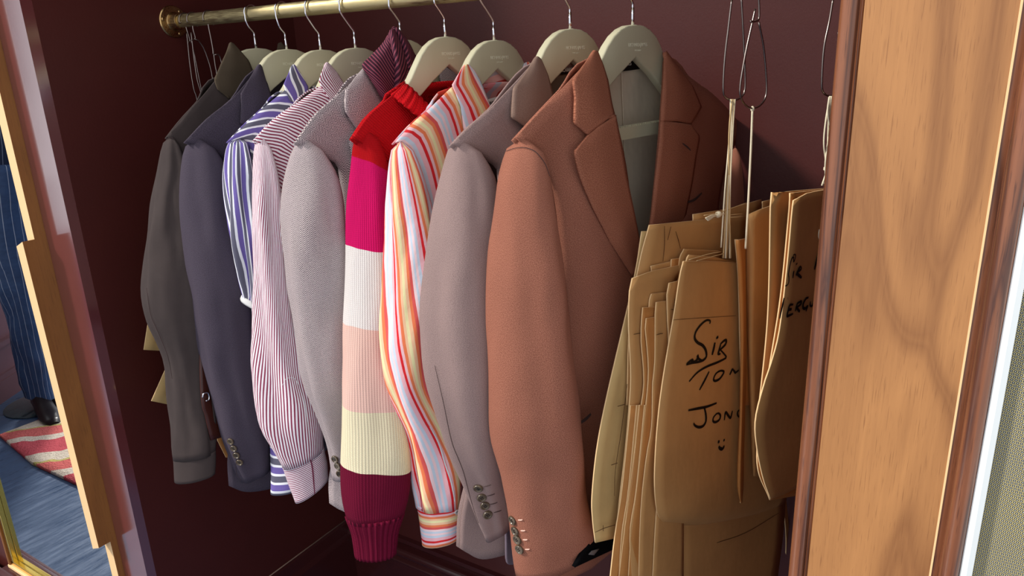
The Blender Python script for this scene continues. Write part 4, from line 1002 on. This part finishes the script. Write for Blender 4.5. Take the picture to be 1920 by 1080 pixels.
# ---------- olive overshirt
t, plV, fV, sV, bk = garment('overshirt', 'dark olive brown overshirt with a raised collar, furthest left on the rail', 'shirt', (470, 15), 0, 0.0, OLIVE,
    [[(314, 256, 0), (344, 218, .004), (372, 188, .008), (412, 140, .004)],
     [(334, 280, .004), (364, 262, .014), (396, 240, .018), (436, 190, .02)],
     [(340, 380, .004), (370, 376, .016), (400, 372, .022), (450, 365, .024)],
     [(350, 520, .0), (375, 520, .010), (400, 520, .018), (450, 520, .02)],
     [(372, 640, -.002), (385, 640, .004), (405, 640, .012), (450, 640, .016)]],
    [(312, 257, 330, 258), (303, 275, 338, 280), (294, 315, 348, 315), (284, 370, 352, 370), (275, 440, 356, 440), (269, 500, 360, 500), (267, 550, 366, 550), (280, 605, 374, 600), (298, 645, 380, 640), (312, 690, 386, 680), (317, 765, 394, 750), (322, 820, 400, 800), (325, 862, 403, 846)],
    'sage hanger holding the olive overshirt', dict(depth=0.55, amp=0.006, seed=13, folds=0.0045, fk=4, circ=0.26), front_kw=dict(amp=0.004), zt=1.541, text=False)
cV = patch('collar', flat3(plV, [[(430, 84, .002), (432, 80, .006), (437, 82, .002)], [(424, 98, .008), (438, 96, .018), (452, 98, .008)], [(414, 120, .010), (438, 120, .024), (466, 114, .012)], [(402, 150, .012), (432, 152, .026), (476, 138, .014)], [(408, 168, .016), (434, 176, .026), (470, 160, .018)], [(430, 186, .018), (440, 184, .022), (452, 176, .018)]]), OLIVE_C, t, 12, 22, th=0.003, plane=plV, smc=False, off=0)
cV2 = patch('collar_stand', px_rows(plV, [[(414, 125, .006), (420, 132, .010), (428, 140, .012)], [(402, 148, .008), (414, 158, .014), (428, 170, .018)], [(408, 166, .010), (416, 174, .016), (430, 186, .020)]]), OLIVE_C, t, 8, 12, th=0.003, plane=plV, off=0)
mirror_mesh(cV, 'collar', plV, 0, t)
cf = sleeve('cuff', [(324, 858, 404, 843), (325, 868, 405, 852), (326, 885, 405, 870), (327, 904, 404, 886)], plV, OLIVE, t, depth=0.5, n=8, amp=0.0008, cap=False, circ=0.2)
seam(t, sV, pxi([(276, 540), (284, 590), (300, 628), (316, 668), (324, 710)]), THREAD_D, 0.0009)
seam(t, sV, pxi([(311, 262), (322, 259), (334, 264)]), THREAD_D, 0.0009)

# ------------------------------------------------------------------ wire hooks and pattern card behind the olive shirt
def wire_hook(label, x0, pts, loop, parent_name='wire_pattern_hook', tail=None, r=0.0013):
    tt = thing(parent_name, label, 'hook', (x0, RAIL_Y, RAIL_Z + RAIL_R), None)
    pl = Plane(x0, 0)
    rr = RAIL_R + r + 0.0004
    crook = [pl.w(-rr * sin(radians(a_)) * 1.0 if False else rr * cos(radians(a_)), RAIL_Z + rr * sin(radians(a_)), 0) for a_ in range(240, -21, -20)]
    # crook runs from behind the rail over the top to the room side, then down the shank
    P = crook + [pl.pt(*p) for p in pts]
    tube('crook', P, r, WIRE, tt, 8)
    if loop: tube('loop', [pl.pt(*p) for p in loop], r * 0.95, WIRE, tt, 8)
    return tt, pl
xh1 = at_y(348, 40, RAIL_Y).x; xh2 = at_y(362, 36, RAIL_Y).x; xh3 = at_y(392, 32, RAIL_Y).x
wire_hook('wire hook nearest the brass flange, behind the olive overshirt', xh1, [(344, 35), (350, 55), (356, 76), (352, 79)], [(350, 62), (352, 80), (356, 120), (363, 165), (370, 190), (375, 260), (382, 330), (390, 300), (384, 200), (376, 160), (362, 90), (358, 76)])
wire_hook('wire hook second from the brass flange, its loop behind the olive overshirt', xh2, [(359, 35), (362, 55), (366, 72), (358, 76)], [(358, 61), (360, 76), (364, 110), (370, 150), (378, 180), (384, 240), (394, 320), (406, 280), (400, 158), (386, 100), (372, 76), (364, 73)])
wire_hook('bright wire hook closest to the olive collar', xh3, [(388, 35), (392, 55), (398, 85), (400, 102)], [(400, 90), (401, 103), (404, 125), (407, 145), (412, 240), (420, 300), (428, 240), (424, 140), (417, 124), (411, 103), (402, 103)])
def corner_card(label, x0, rows, mat):
    pl = Plane(x0, 0); P = px_rows(pl, rows)
    o = patch('pattern_card', P, mat, None, 8, 24, th=0.0016, amp=0.002, plane=pl, smr=False, smc=False, uvm='arc', rim=1, mats=[KEDGE]); top(o)
    tag(o, label, 'card'); return o
corner_card('tan pattern card corner showing beside the olive sleeve elbow', xh1, [[(350, 300), (420, 300)], [(285, 560), (400, 560)], [(270, 656), (400, 664)]], KR2)
corner_card('tan pattern card corner poking out lower, beside the olive sleeve', xh2, [[(380, 340), (440, 340)], [(316, 680), (420, 680)], [(284, 752), (420, 780)]], KR2)
corner_card('tan pattern card scrap showing between the olive and navy cuffs', xh3, [[(400, 350), (440, 350)], [(392, 700), (450, 700)], [(408, 826), (460, 826)], [(424, 858), (460, 862)]], KR3)
# leather belt and clip glimpsed between olive and navy
LEATH = M('dark_brown_leather', 0.35, 0.5); LEATH.col(lin((66, 28, 20))); LEATH = LEATH.m
plL = Plane(at_y(470, 15, RAIL_Y).x + 0.04, 0)
tt = thing('leather_belt', 'dark brown leather belt hanging between olive and navy sleeves', 'belt', plL.pt(386, 700, 0))
patch('strap', px_rows(plL, [[(372, 560), (396, 560)], [(378, 740), (398, 740)], [(386, 780), (412, 790)], [(396, 826), (424, 818)]]), LEATH, tt, 4, 20, th=0.003, plane=plL, amp=0.001)
tube('buckle', [plL.pt(380, 745, .004), plL.pt(382, 738, .005), plL.pt(390, 737, .005), plL.pt(392, 748, .005), plL.pt(386, 752, .004)], 0.0014, CHROME, tt, 8)

# ------------------------------------------------------------------ grey strap end and black cloth low down
GREYC = plainc('mauve_grey_cloth', (112, 98, 108))
plg = Plane(at_y(1068, -25, RAIL_Y).x + 0.02, 8)
o = patch('tie_end', px_rows(plg, [[(944, 900, -.03), (966, 900, -.03)], [(948, 1000, -.03), (965, 1000, -.03)], [(949, 1048, -.03), (964, 1048, -.03)], [(953, 1058, -.03), (960, 1058, -.03)]]), GREYC, None, 8, 20, th=0.004, plane=plg, off=0); top(o)
tag(o, 'narrow mauve grey cloth strip hanging between taupe and brown jackets', 'strip')
BLACKC = M('black_cloth', 0.9, 0.05); BLACKC.col(lin((10, 9, 11))); BLACKC = BLACKC.m
plk = Plane(-0.36, 12)
tt = thing('black_trousers', 'black trousers with a grey tag, hem showing under the brown jacket', 'trousers', plk.pt(1150, 900, 0))
patch('folded_leg', px_rows(plk, [[(1165, 760, 0), (1190, 740, 0)], [(1150, 940, 0), (1190, 920, 0)], [(1078, 1064, 0), (1190, 1012, 0)]]), BLACKC, tt, 12, 20, th=0.006, plane=plk, smr=False, smc=False)
GREYT = M('grey_tag', 0.5); GREYT.col(lin((104, 98, 98))); GREYT = GREYT.m
patch('tag', px_rows(plk, [[(1110, 1033, .004), (1124, 1029, .004)], [(1104, 1040, .004), (1114, 1041, .004)]]), GREYT, tt, 4, 4, th=0.001, plane=plk)

# ------------------------------------------------------------------ card pattern bundles on string
def card(tt, pl, rows, mat=KR1, nu=10, nv=30, amp=0.0015, th=0.0018, sm=True, seed=0, name='pattern_card', label=None, smr=False):
    o = patch(name, px_rows(pl, rows), mat, tt, nu, nv, th=th, amp=amp, plane=pl, smr=smr, smc=sm, rim=1, mats=[KEDGE], seed=seed, off=-1, sx=5, sz=2.5)
    if label: o['label'] = label
    return o
def marks(tt, pl, strokes, n, mat=PENCIL, w=0.0009, name='pencil_marks'):
    return ribbon(name, [[pl.pt(x, y, n) for x, y in s] for s in strokes], mat, tt, pl.n, w)
# left bundle: pale cards close in front of the brown jacket
xa = at_y(1385, 40, RAIL_Y).x
A0 = plB.w(0, 0, 0); plA = Plane(-0.309, 16); plM = Plane(-0.291, 14); plR = Plane(at_y(1556, 180, RAIL_Y).x, 14)
t1 = thing('pattern_bundle', 'bundle of tan pattern cards, large black handwriting on front, hung on many strings', 'paper pattern', plA.pt(1370, 300, 0.03))
card(t1, plA, [[(1204, 434, -.006), (1300, 430, -.006), (1400, 420, -.006)], [(1188, 530, -.006), (1290, 530, -.006), (1390, 530, -.006)], [(1139, 740, -.006), (1230, 740, -.006), (1330, 740, -.006)], [(1120, 840, -.006), (1210, 840, -.006), (1300, 840, -.006)], [(1111, 930, -.006), (1200, 930, -.006), (1290, 930, -.006)], [(1112, 974, -.006), (1200, 970, -.006), (1290, 965, -.006)], [(1117, 1018, -.006), (1200, 998, -.006), (1290, 985, -.006)]], KR2, 14, 50, 0.001, label='palest, largest card at the back')
marks(t1, plA, [[(1176, 720), (1166, 800), (1154, 880), (1152, 930)], [(1158, 762), (1172, 758)], [(1146, 872), (1158, 868)], [(1116, 998), (1134, 990), (1154, 984)], [(1131, 985), (1131, 996)]], .0005)
card(t1, plA, [[(1218, 422, .0), (1310, 413, .0), (1402, 402, .0)], [(1200, 490, .0), (1300, 486, .0), (1400, 480, .0)], [(1182, 600, .0), (1290, 600, .0), (1395, 600, .0)], [(1176, 760, .0), (1280, 760, .0), (1390, 760, .0)]], KR1, 10, 30, 0.001, seed=2, label='wide card with straight top edge')
marks(t1, plA, [[(1246, 424), (1246, 460), (1243, 490)], [(1267, 434), (1272, 450), (1276, 466)], [(1258, 425), (1252, 450)]], .0022)
card(t1, plA, [[(1300, 402, -.003), (1365, 392, -.003), (1428, 374, -.003)], [(1300, 440, -.003), (1360, 440, -.003), (1428, 440, -.003)], [(1300, 600, -.003), (1360, 600, -.003), (1428, 600, -.003)]], KR1, 8, 14, 0.001, seed=5)
def layer(tl, tr, ll, br, n, mat=KR1, seed=0, lab=None):
    """a card seen as a step: top left, top right, list of left edge points, right px"""
    rows = [[(tl[0], tl[1], n), ((tl[0] + br) / 2, (tl[1] + tr[1]) / 2, n), (tr[0], tr[1], n)]]
    for x, y in ll: rows.append([(x, y, n), ((x + br) / 2, y, n + .001), (br, y, n)])
    return card(t1, plA, rows, mat, 8, 26, 0.0008, seed=seed)
layer((1221, 499), (1300, 480), [(1222, 520), (1220, 640)], 1300, .004, KR1, 3)
layer((1259, 486), (1330, 476), [(1258, 500), (1256, 600)], 1330, .006, KR3, 4)
layer((1283, 467), (1352, 470), [(1274, 490), (1268, 560)], 1352, .008, KR1, 5)
layer((1196, 520), (1290, 512), [(1194, 540), (1190, 640)], 1290, .005, KR3, 13)
layer((1186, 522), (1290, 494), [(1181, 545), (1179, 610), (1183, 700), (1180, 760), (1172, 850), (1160, 960), (1150, 1090)], 1260, .008, KR1, 6)
marks(t1, plA, [[(1188, 627), (1198, 625), (1206, 624)]], .0115)
layer((1222, 551), (1266, 546), [(1218, 565), (1216, 600), (1212, 700)], 1262, .012, KR1, 7)
layer((1206, 577), (1240, 575), [(1204, 600), (1203, 640), (1208, 720), (1196, 800), (1186, 880), (1172, 990), (1160, 1090)], 1250, .014, KR3, 8)
layer((1212, 597), (1240, 591), [(1210, 612), (1216, 700), (1207, 800), (1196, 900), (1184, 1000), (1178, 1090)], 1250, .017, KR3, 9)
layer((1231, 567), (1268, 562), [(1229, 590), (1228, 680), (1224, 720), (1222, 800), (1212, 860), (1202, 960), (1198, 1090)], 1262, .020, KR1, 10)
marks(t1, plA, [[(1231, 628), (1237, 626), (1243, 625)]], .0232)
layer((1255, 531), (1292, 524), [(1251, 545), (1252, 600), (1254, 650), (1244, 720), (1240, 800), (1236, 900), (1230, 980), (1224, 1090)], 1282, .024, KR1, 11)
marks(t1, plA, [[(1258, 580), (1270, 581), (1281, 580)], [(1262, 600), (1266, 560), (1271, 562)]], .0275)
card(t1, plA, [[(1292, 478, .028), (1340, 482, .028), (1386, 492, .028)], [(1286, 500, .028), (1340, 500, .028), (1386, 500, .028)], [(1290, 600, .028), (1340, 600, .028), (1386, 600, .028)]], KR1, 8, 14, 0.0008, seed=15)
# loose lower cards behind the front one
for k, (xl, xb, n) in enumerate([(1158, 1143, .010), (1170, 1160, .0125), (1176, 1172, .015), (1186, 1186, .0175)]):
    card(t1, plA, [[(xl + 24, 760, n), (1260, 760, n)], [(xl + 8, 920, n), (1260, 920, n)], [(xl - 4, 1000, n), (1256, 1000, n)], [(xb, 1100, n), (1250, 1100, n)]], KR3 if k % 2 == 0 else KR1, 6, 14, 0.0012, seed=20 + k)
# front card
nH = .034
H_rows = [[(1282, 490, nH), (1336, 490, nH), (1386, 493, nH), (1392, 494, nH)], [(1275, 520, nH), (1335, 522, nH), (1400, 524, nH), (1420, 524, nH)], [(1265, 585, nH), (1330, 586, nH), (1410, 590, nH), (1440, 590, nH)],
    [(1252, 660, nH), (1325, 660, nH), (1410, 660, nH), (1450, 660, nH)], [(1241, 730, nH), (1320, 730, nH), (1410, 730, nH), (1462, 730, nH)], [(1234, 790, nH), (1318, 790, nH), (1408, 790, nH), (1470, 790, nH)],
    [(1229, 860, nH), (1316, 860, nH), (1406, 860, nH), (1476, 856, nH)], [(1228, 915, nH), (1316, 915, nH + .002), (1406, 905, nH), (1479, 890, nH)], [(1232, 958, nH - .004), (1318, 956, nH + .002), (1408, 942, nH - .001), (1478, 918, nH - .004)],
    [(1240, 976, nH - .008), (1322, 974, nH - .003), (1408, 960, nH - .006), (1474, 938, nH - .008)], [(1256, 986, nH - .016), (1326, 983, nH - .014), (1408, 967, nH - .015), (1462, 951, nH - .016)]]
fc = card(t1, plA, H_rows, KR1, 16, 60, 0.0, th=0.0018, label='front card with large handwriting', smr=True)
def Z(x, y): return (1240 + x * 180 / 694, 580 + y * 280 / 1080)
def ink(strokes, pl, n, w, tt, conv):
    return ribbon('handwriting', [([pl.pt(*conv(x, y), n) for x, y in s[0]], s[1] * w) for s in strokes], INK, tt, pl.n, w)
INKS = [([(350, 104), (354, 84), (326, 80), (286, 112), (250, 162), (242, 208), (262, 240), (300, 262), (322, 298), (326, 340), (306, 366), (270, 380), (226, 388), (182, 400)], 1.25),
    ([(182, 398), (206, 376), (228, 366), (222, 384), (250, 374), (264, 350), (262, 332), (270, 356), (292, 370)], 1.3),
    ([(404, 196), (406, 212)], 1.5), ([(388, 240), (380, 280), (368, 330)], 1.4),
    ([(430, 250), (420, 290), (412, 322), (428, 322)], 1.2), ([(428, 250), (456, 226), (470, 226), (462, 256), (424, 294)], 1.2), ([(426, 292), (450, 318), (470, 346), (450, 362), (400, 386), (330, 414), (262, 456), (202, 522)], 1.05),
    ([(346, 450), (316, 510), (276, 584)], 1.15), ([(418, 446), (392, 470), (378, 506), (390, 518), (420, 504), (446, 470), (452, 450), (430, 444), (402, 458)], 1.1),
    ([(514, 428), (506, 450), (494, 474)], 1.2), ([(514, 430), (530, 452), (536, 458), (560, 440)], 1.1),
    ([(196, 730), (260, 718), (330, 704), (400, 678)], 1.2), ([(310, 706), (322, 760), (322, 810), (302, 844), (270, 852), (244, 840), (234, 824)], 1.3),
    ([(400, 754), (378, 782), (374, 808), (392, 816), (418, 800), (428, 770), (414, 752), (396, 758)], 1.15),
    ([(456, 802), (460, 768), (466, 744), (484, 768), (500, 786), (508, 762), (514, 734)], 1.2), ([(566, 724), (552, 744), (552, 764), (562, 780)], 1.1),
    ([(416, 948), (415, 968)], 1.3), ([(454, 938), (454, 954)], 1.1), ([(416, 990), (422, 1004), (438, 1010), (450, 1000), (452, 986)], 1.6)]
ink(INKS, plA, nH + .0008, 0.0029, t1, Z)
marks(t1, plA, [[(1262, 600), (1300, 597), (1380, 592)]], nH + .0006, w=0.0005)
# brown lower cards under the front one
card(t1, plA, [[(1270, 940, .020), (1380, 930, .020), (1474, 900, .020)], [(1273, 1000, .020), (1370, 1000, .020), (1470, 990, .020)], [(1276, 1100, .020), (1370, 1100, .020), (1456, 1100, .020)]], KR1, 10, 14, 0.0015, seed=31)
card(t1, plA, [[(1240, 930, .012), (1280, 930, .012)], [(1246, 1000, .012), (1284, 1000, .012)], [(1240, 1100, .012), (1290, 1100, .012)]], KR3, 6, 12, 0.001, seed=32)
marks(t1, plA, [[(1262, 1029), (1264, 1034), (1260, 1044), (1270, 1036)], [(1256, 1052), (1262, 1054), (1268, 1046), (1258, 1062)], [(1258, 1070), (1268, 1066), (1260, 1078), (1272, 1078)], [(1237, 1020), (1243, 1022)], [(1236, 1030), (1242, 1031)], [(1232, 1052), (1240, 1050), (1236, 1062), (1242, 1066)]], .0135, INK, 0.0008)
marks(t1, plA, [[(1344, 1018), (1400, 998), (1460, 962)]], .0212)
# folded narrow strip hanging in front
nS = .050
card(t1, plA, [[(1379, 450, nS - .004), (1386, 450, nS), (1394, 448, nS - .004)], [(1384, 520, nS - .002), (1392, 520, nS + .002), (1398, 520, nS - .004)], [(1388, 640, nS - .002), (1394, 640, nS + .002), (1399, 640, nS - .004)], [(1386, 780, nS - .002), (1391, 780, nS + .003), (1397, 780, nS - .004)],
    [(1383, 850, nS - .002), (1389, 850, nS + .004), (1395, 850, nS - .004)], [(1382, 910, nS - .002), (1388, 910, nS + .003), (1394, 910, nS - .004)], [(1388, 942, nS), (1390, 944, nS), (1392, 942, nS)]], KR3, 8, 50, 0, label='narrow folded strip', smr=True)
card(t1, plA, [[(1379, 449, .040), (1388, 449, .040), (1400, 447, .040)], [(1385, 520, .040), (1390, 520, .040), (1402, 520, .040)], [(1388, 640, .040), (1394, 640, .040), (1408, 640, .040)], [(1392, 760, .040), (1396, 760, .040), (1410, 760, .040)]], KR3, 6, 20, 0, seed=2)
# strings of the bundle and their hook
x1 = at_y(1380, 60, RAIL_Y).x
def loop_hook(label, pl, n, tag_px, shank, loop):
    X = pl.pt(*tag_px, n)
    tt = thing('wire_pattern_hook', label, 'hook', (X.x, RAIL_Y, RAIL_Z + RAIL_R))
    tube('loop', [pl.pt(x, y, n) for x, y in loop], 0.0013, WIRE, tt, 8)
    a0 = pl.pt(*shank[0], n); rr = RAIL_R + .0017; nn = pl.n * 0
    P = [pl.pt(x, y, n) for x, y in shank] + [Vector((X.x, RAIL_Y - rr * cos(radians(a_)), RAIL_Z + rr * sin(radians(a_)))) for a_ in range(-10, 211, 20)]
    tube('shank', P, 0.0013, WIRE, tt, 8)
    return tt
loop_hook('wire loop hook carrying the thick bundle of strings', plA, .03, (1384, 0), [(1372, 0), (1378, -14)],
    [(1372, 0), (1366, 50), (1359, 110), (1356, 165), (1360, 182), (1375, 188), (1390, 182), (1397, 165), (1396, 110), (1393, 50), (1390, -4)])
loop_hook('twisted wire loop hook carrying the single white string', plM, .04, (1418, 0), [(1407, 40), (1416, 40), (1423, 34), (1423, 0)],
    [(1416, 17), (1410, 45), (1398, 100), (1388, 160), (1389, 182), (1398, 197), (1411, 203), (1426, 197), (1436, 180), (1437, 150), (1432, 90), (1423, 42)])
loop_hook('wire loop hook beside the walnut pilaster', plR, 0, (1566, 0), [(1562, -2), (1565, -24)], [(1562, -2), (1555, 40), (1545, 90), (1541, 150), (1543, 172), (1555, 180), (1564, 176), (1570, 150), (1572, 60)])
def strg(pts, mat=STRING, r=0.0011, n=.032, pl=None, parent=None, name='string'): return tube(name, [(pl or plA).pt(x, y, n) for x, y in pts], r, mat, parent or t1, 6)
for k, (a_, b2, c_, e_) in enumerate([(1370, 1368, 1358, 1352), (1372, 1370, 1362, 1356), (1374, 1371, 1364, 1360), (1376, 1373, 1367, 1362), (1378, 1374, 1368, 1368), (1373, 1367, 1366, 1370)]):
    strg([(a_, 186), (b2, 250), (c_ + 1, 360), (e_, 484 - (k == 0) * 20)], STRING if k % 2 == 0 else STRING2, n=.033 + .0009 * (k % 3))
for k in range(5): strg([(1358, 401), (1344, 403 + k % 2), (1334 - k, 404 + k * 2), (1323 + k, 409 + k)], r=0.0009, n=.034)
lathe('string_knot', [(0.002, -0.005), (0.0042, -0.002), (0.0042, 0.002), (0.002, 0.005)], plA.pt(1347, 402, .034), plA.u, STRING, t1, 12)
for s_ in ([(1400, 380), (1350, 398), (1320, 404)], [(1368, 408), (1400, 405)], [(1368, 403), (1400, 400)], [(1292, 487), (1330, 476), (1352, 472)], [(1306, 489), (1340, 480), (1358, 475)]): strg(s_, STRING2, 0.0005, .0345)
# middle bundle behind the folded strip
t2 = thing('pattern_bundle', 'upright tan pattern cards behind the folded strip, hung on the single white string', 'paper pattern', plM.pt(1411, 203, .04))
def c2(rows, mat=KR1, seed=0, lab=None, smr=False): return card(t2, plM, rows, mat, 10, 30, 0.001, seed=seed, label=lab, smr=smr)
c2([[(1430, 378, .010), (1480, 366, .010), (1500, 362, .010)], [(1430, 420, .010), (1470, 420, .010), (1500, 420, .010)], [(1425, 700, .010), (1450, 700, .010), (1480, 700, .010)]], KR1, 1)
c2([[(1466, 370, .018), (1481, 367, .018)], [(1466, 400, .018), (1482, 400, .018)], [(1460, 560, .018), (1476, 560, .018)], [(1436, 720, .018), (1462, 720, .018)]], KR1, 4)
marks(t2, plM, [[(1464, 399), (1471, 399)]], .0195)
c2([[(1404, 402, .030), (1420, 395, .034), (1445, 386, .034), (1466, 380, .032)], [(1400, 420, .026), (1412, 420, .036), (1440, 420, .036), (1464, 420, .034)], [(1400, 500, .026), (1412, 500, .036), (1440, 500, .036), (1462, 500, .034)],
    [(1401, 620, .026), (1410, 620, .036), (1436, 620, .036), (1456, 620, .034)], [(1404, 740, .026), (1411, 740, .036), (1428, 740, .036), (1444, 740, .034)], [(1408, 850, .028), (1413, 850, .036), (1424, 850, .036), (1432, 850, .034)], [(1411, 892, .030), (1414, 893, .036), (1420, 893, .036), (1424, 892, .034)]], KR1, 5, 'broad card with rounded folded edge', True)
c2([[(1409, 760, .041), (1432, 760, .041)], [(1410, 840, .041), (1428, 840, .041)], [(1410, 896, .041), (1424, 893, .041)]], KR1, 6) if False else None
tube('string', [plM.pt(x, y, .040) for x, y in [(1411, 203), (1408, 280), (1403, 380), (1399, 448), (1398, 466)]], 0.0015, STRING, t2, 8)
lathe('string_knot', [(0.001, -0.003), (0.0026, -0.001), (0.0026, 0.002), (0.001, 0.004)], plM.pt(1411, 205, .040), (0, 0, 1), STRING, t2, 10)
c2([[(1468, 930, -.004), (1474, 930, -.004)], [(1474, 1000, -.004), (1480, 1000, -.004)], [(1474, 1046, -.004), (1480, 1046, -.004)]], KR1, 9)
# right bundle by the pilaster
t3 = thing('pattern_bundle', 'shaded brown pattern cards with handwriting, half hidden by the walnut pilaster', 'paper pattern', plR.pt(1556, 180, 0))
def c3(rows, mat=KR1, seed=0, lab=None): return card(t3, plR, rows, mat, 10, 40, 0.0008, seed=seed, label=lab)
c3([[(1482, 362, -.006), (1520, 358, -.006), (1560, 354, -.006)], [(1480, 400, -.006), (1520, 400, -.006), (1560, 400, -.006)], [(1464, 560, -.006), (1510, 560, -.006), (1560, 560, -.006)], [(1442, 700, -.006), (1500, 700, -.006), (1550, 700, -.006)], [(1420, 860, -.006), (1480, 860, -.006), (1530, 860, -.006)], [(1444, 938, -.006), (1490, 930, -.006), (1530, 920, -.006)]], KR3, 3)
c3([[(1450, 362, -.020), (1500, 357, -.020), (1560, 352, -.020)], [(1446, 385, -.020), (1500, 385, -.020), (1560, 385, -.020)], [(1440, 600, -.020), (1490, 600, -.020), (1560, 600, -.020)], [(1420, 800, -.020), (1480, 800, -.020), (1540, 800, -.020)]], KR1, 2)
c3([[(1489, 376, .0), (1515, 362, .0), (1545, 356, .0), (1600, 350, .0)], [(1486, 400, .0), (1515, 400, .0), (1545, 400, .0), (1600, 400, .0)], [(1477, 500, .0), (1510, 500, .0), (1545, 500, .0), (1598, 500, .0)], [(1463, 620, .0), (1500, 620, .0), (1540, 620, .0), (1590, 620, .0)],
    [(1448, 680, .0), (1490, 680, .0), (1540, 680, .0), (1588, 680, .0)], [(1434, 722, .0), (1480, 722, .0), (1530, 722, .0), (1584, 722, .0)], [(1418, 788, .0), (1470, 788, .0), (1520, 788, .0), (1580, 788, .0)], [(1421, 842, .0), (1470, 842, .0), (1520, 842, .0), (1574, 842, .0)],
    [(1432, 896, .0), (1470, 896, .0), (1510, 890, .0), (1570, 880, .0)], [(1446, 936, .0), (1470, 928, .0), (1500, 912, .0), (1560, 880, .0)]], KR1, 1, 'front card with handwriting')
def Z2(x, y): return (1440 + x * 120 / 648, 440 + y * 200 / 1080)
INK2 = [([(254, 210), (270, 200), (280, 212), (272, 250), (260, 274), (258, 230), (242, 240), (224, 300), (208, 390), (212, 440), (208, 490), (190, 514), (174, 518)], 0.8), ([(290, 290), (292, 302)], 1.2), ([(264, 366), (256, 400), (252, 440)], 1.1),
    ([(330, 318), (312, 350), (290, 400), (282, 410)], 1.3), ([(334, 322), (334, 350), (292, 386)], 1.1), ([(290, 388), (318, 416), (340, 436)], 1.4), ([(520, 170), (500, 240), (470, 354)], 1.6), ([(520, 180), (540, 220), (548, 300)], 1.4), ([(480, 290), (520, 270)], 1.4),
    ([(162, 640), (150, 700), (128, 800), (120, 850)], 1.4), ([(200, 646), (202, 644)], 1.2), ([(256, 706), (220, 716), (204, 770), (194, 822), (220, 816), (254, 800)], 1.3), ([(206, 762), (240, 754)], 1.3),
    ([(300, 690), (288, 730), (276, 776)], 1.2), ([(296, 696), (336, 676), (330, 706), (286, 740)], 1.2), ([(288, 738), (322, 780)], 1.3), ([(410, 636), (384, 650), (358, 700), (358, 742), (380, 746), (402, 724), (384, 776)], 1.4), ([(430, 676), (428, 716), (446, 720), (470, 670), (476, 716)], 1.2)]
ink(INK2, plR, -.0 + .0012, 0.0025, t3, Z2)
for k, pts in enumerate([[(1556, 180), (1548, 230), (1545, 270), (1549, 310), (1546, 345)], [(1557, 180), (1553, 240), (1552, 290), (1550, 320), (1541, 348)], [(1559, 180), (1556, 240), (1548, 300), (1548, 330), (1548, 356)], [(1555, 182), (1552, 210), (1556, 250), (1551, 320), (1552, 350)]]):
    tube('string', [plR.pt(x, y, .006 + .001 * k) for x, y in pts], 0.0012, STRING, t3, 6)
lathe('string_knot', [(0.001, -0.003), (0.0032, -0.001), (0.0032, 0.002), (0.001, 0.004)], plR.pt(1549, 317, .008), (0, 0, 1), STRING, t3, 10)
tube('string_loop', [plR.pt(x, y, .003) for x, y in [(1536, 430), (1535, 444), (1539, 450), (1543, 440), (1544, 425)]], 0.0008, STRING, t3, 6)

# ------------------------------------------------------------------ groups of alike things
for o in COL.objects:
    if o.parent or 'category' not in o: continue
    k = o.name.split('.')[0]
    g = {'suit_jacket': 'tailored jackets on the rail', 'striped_shirt': 'striped shirts on the rail', 'wire_pattern_hook': 'wire pattern hooks on the rail',
         'pattern_bundle': 'card pattern bundles at the right of the rail', 'pattern_card': 'pattern cards hanging at the far left'}.get(k)
    if g: o['group'] = g
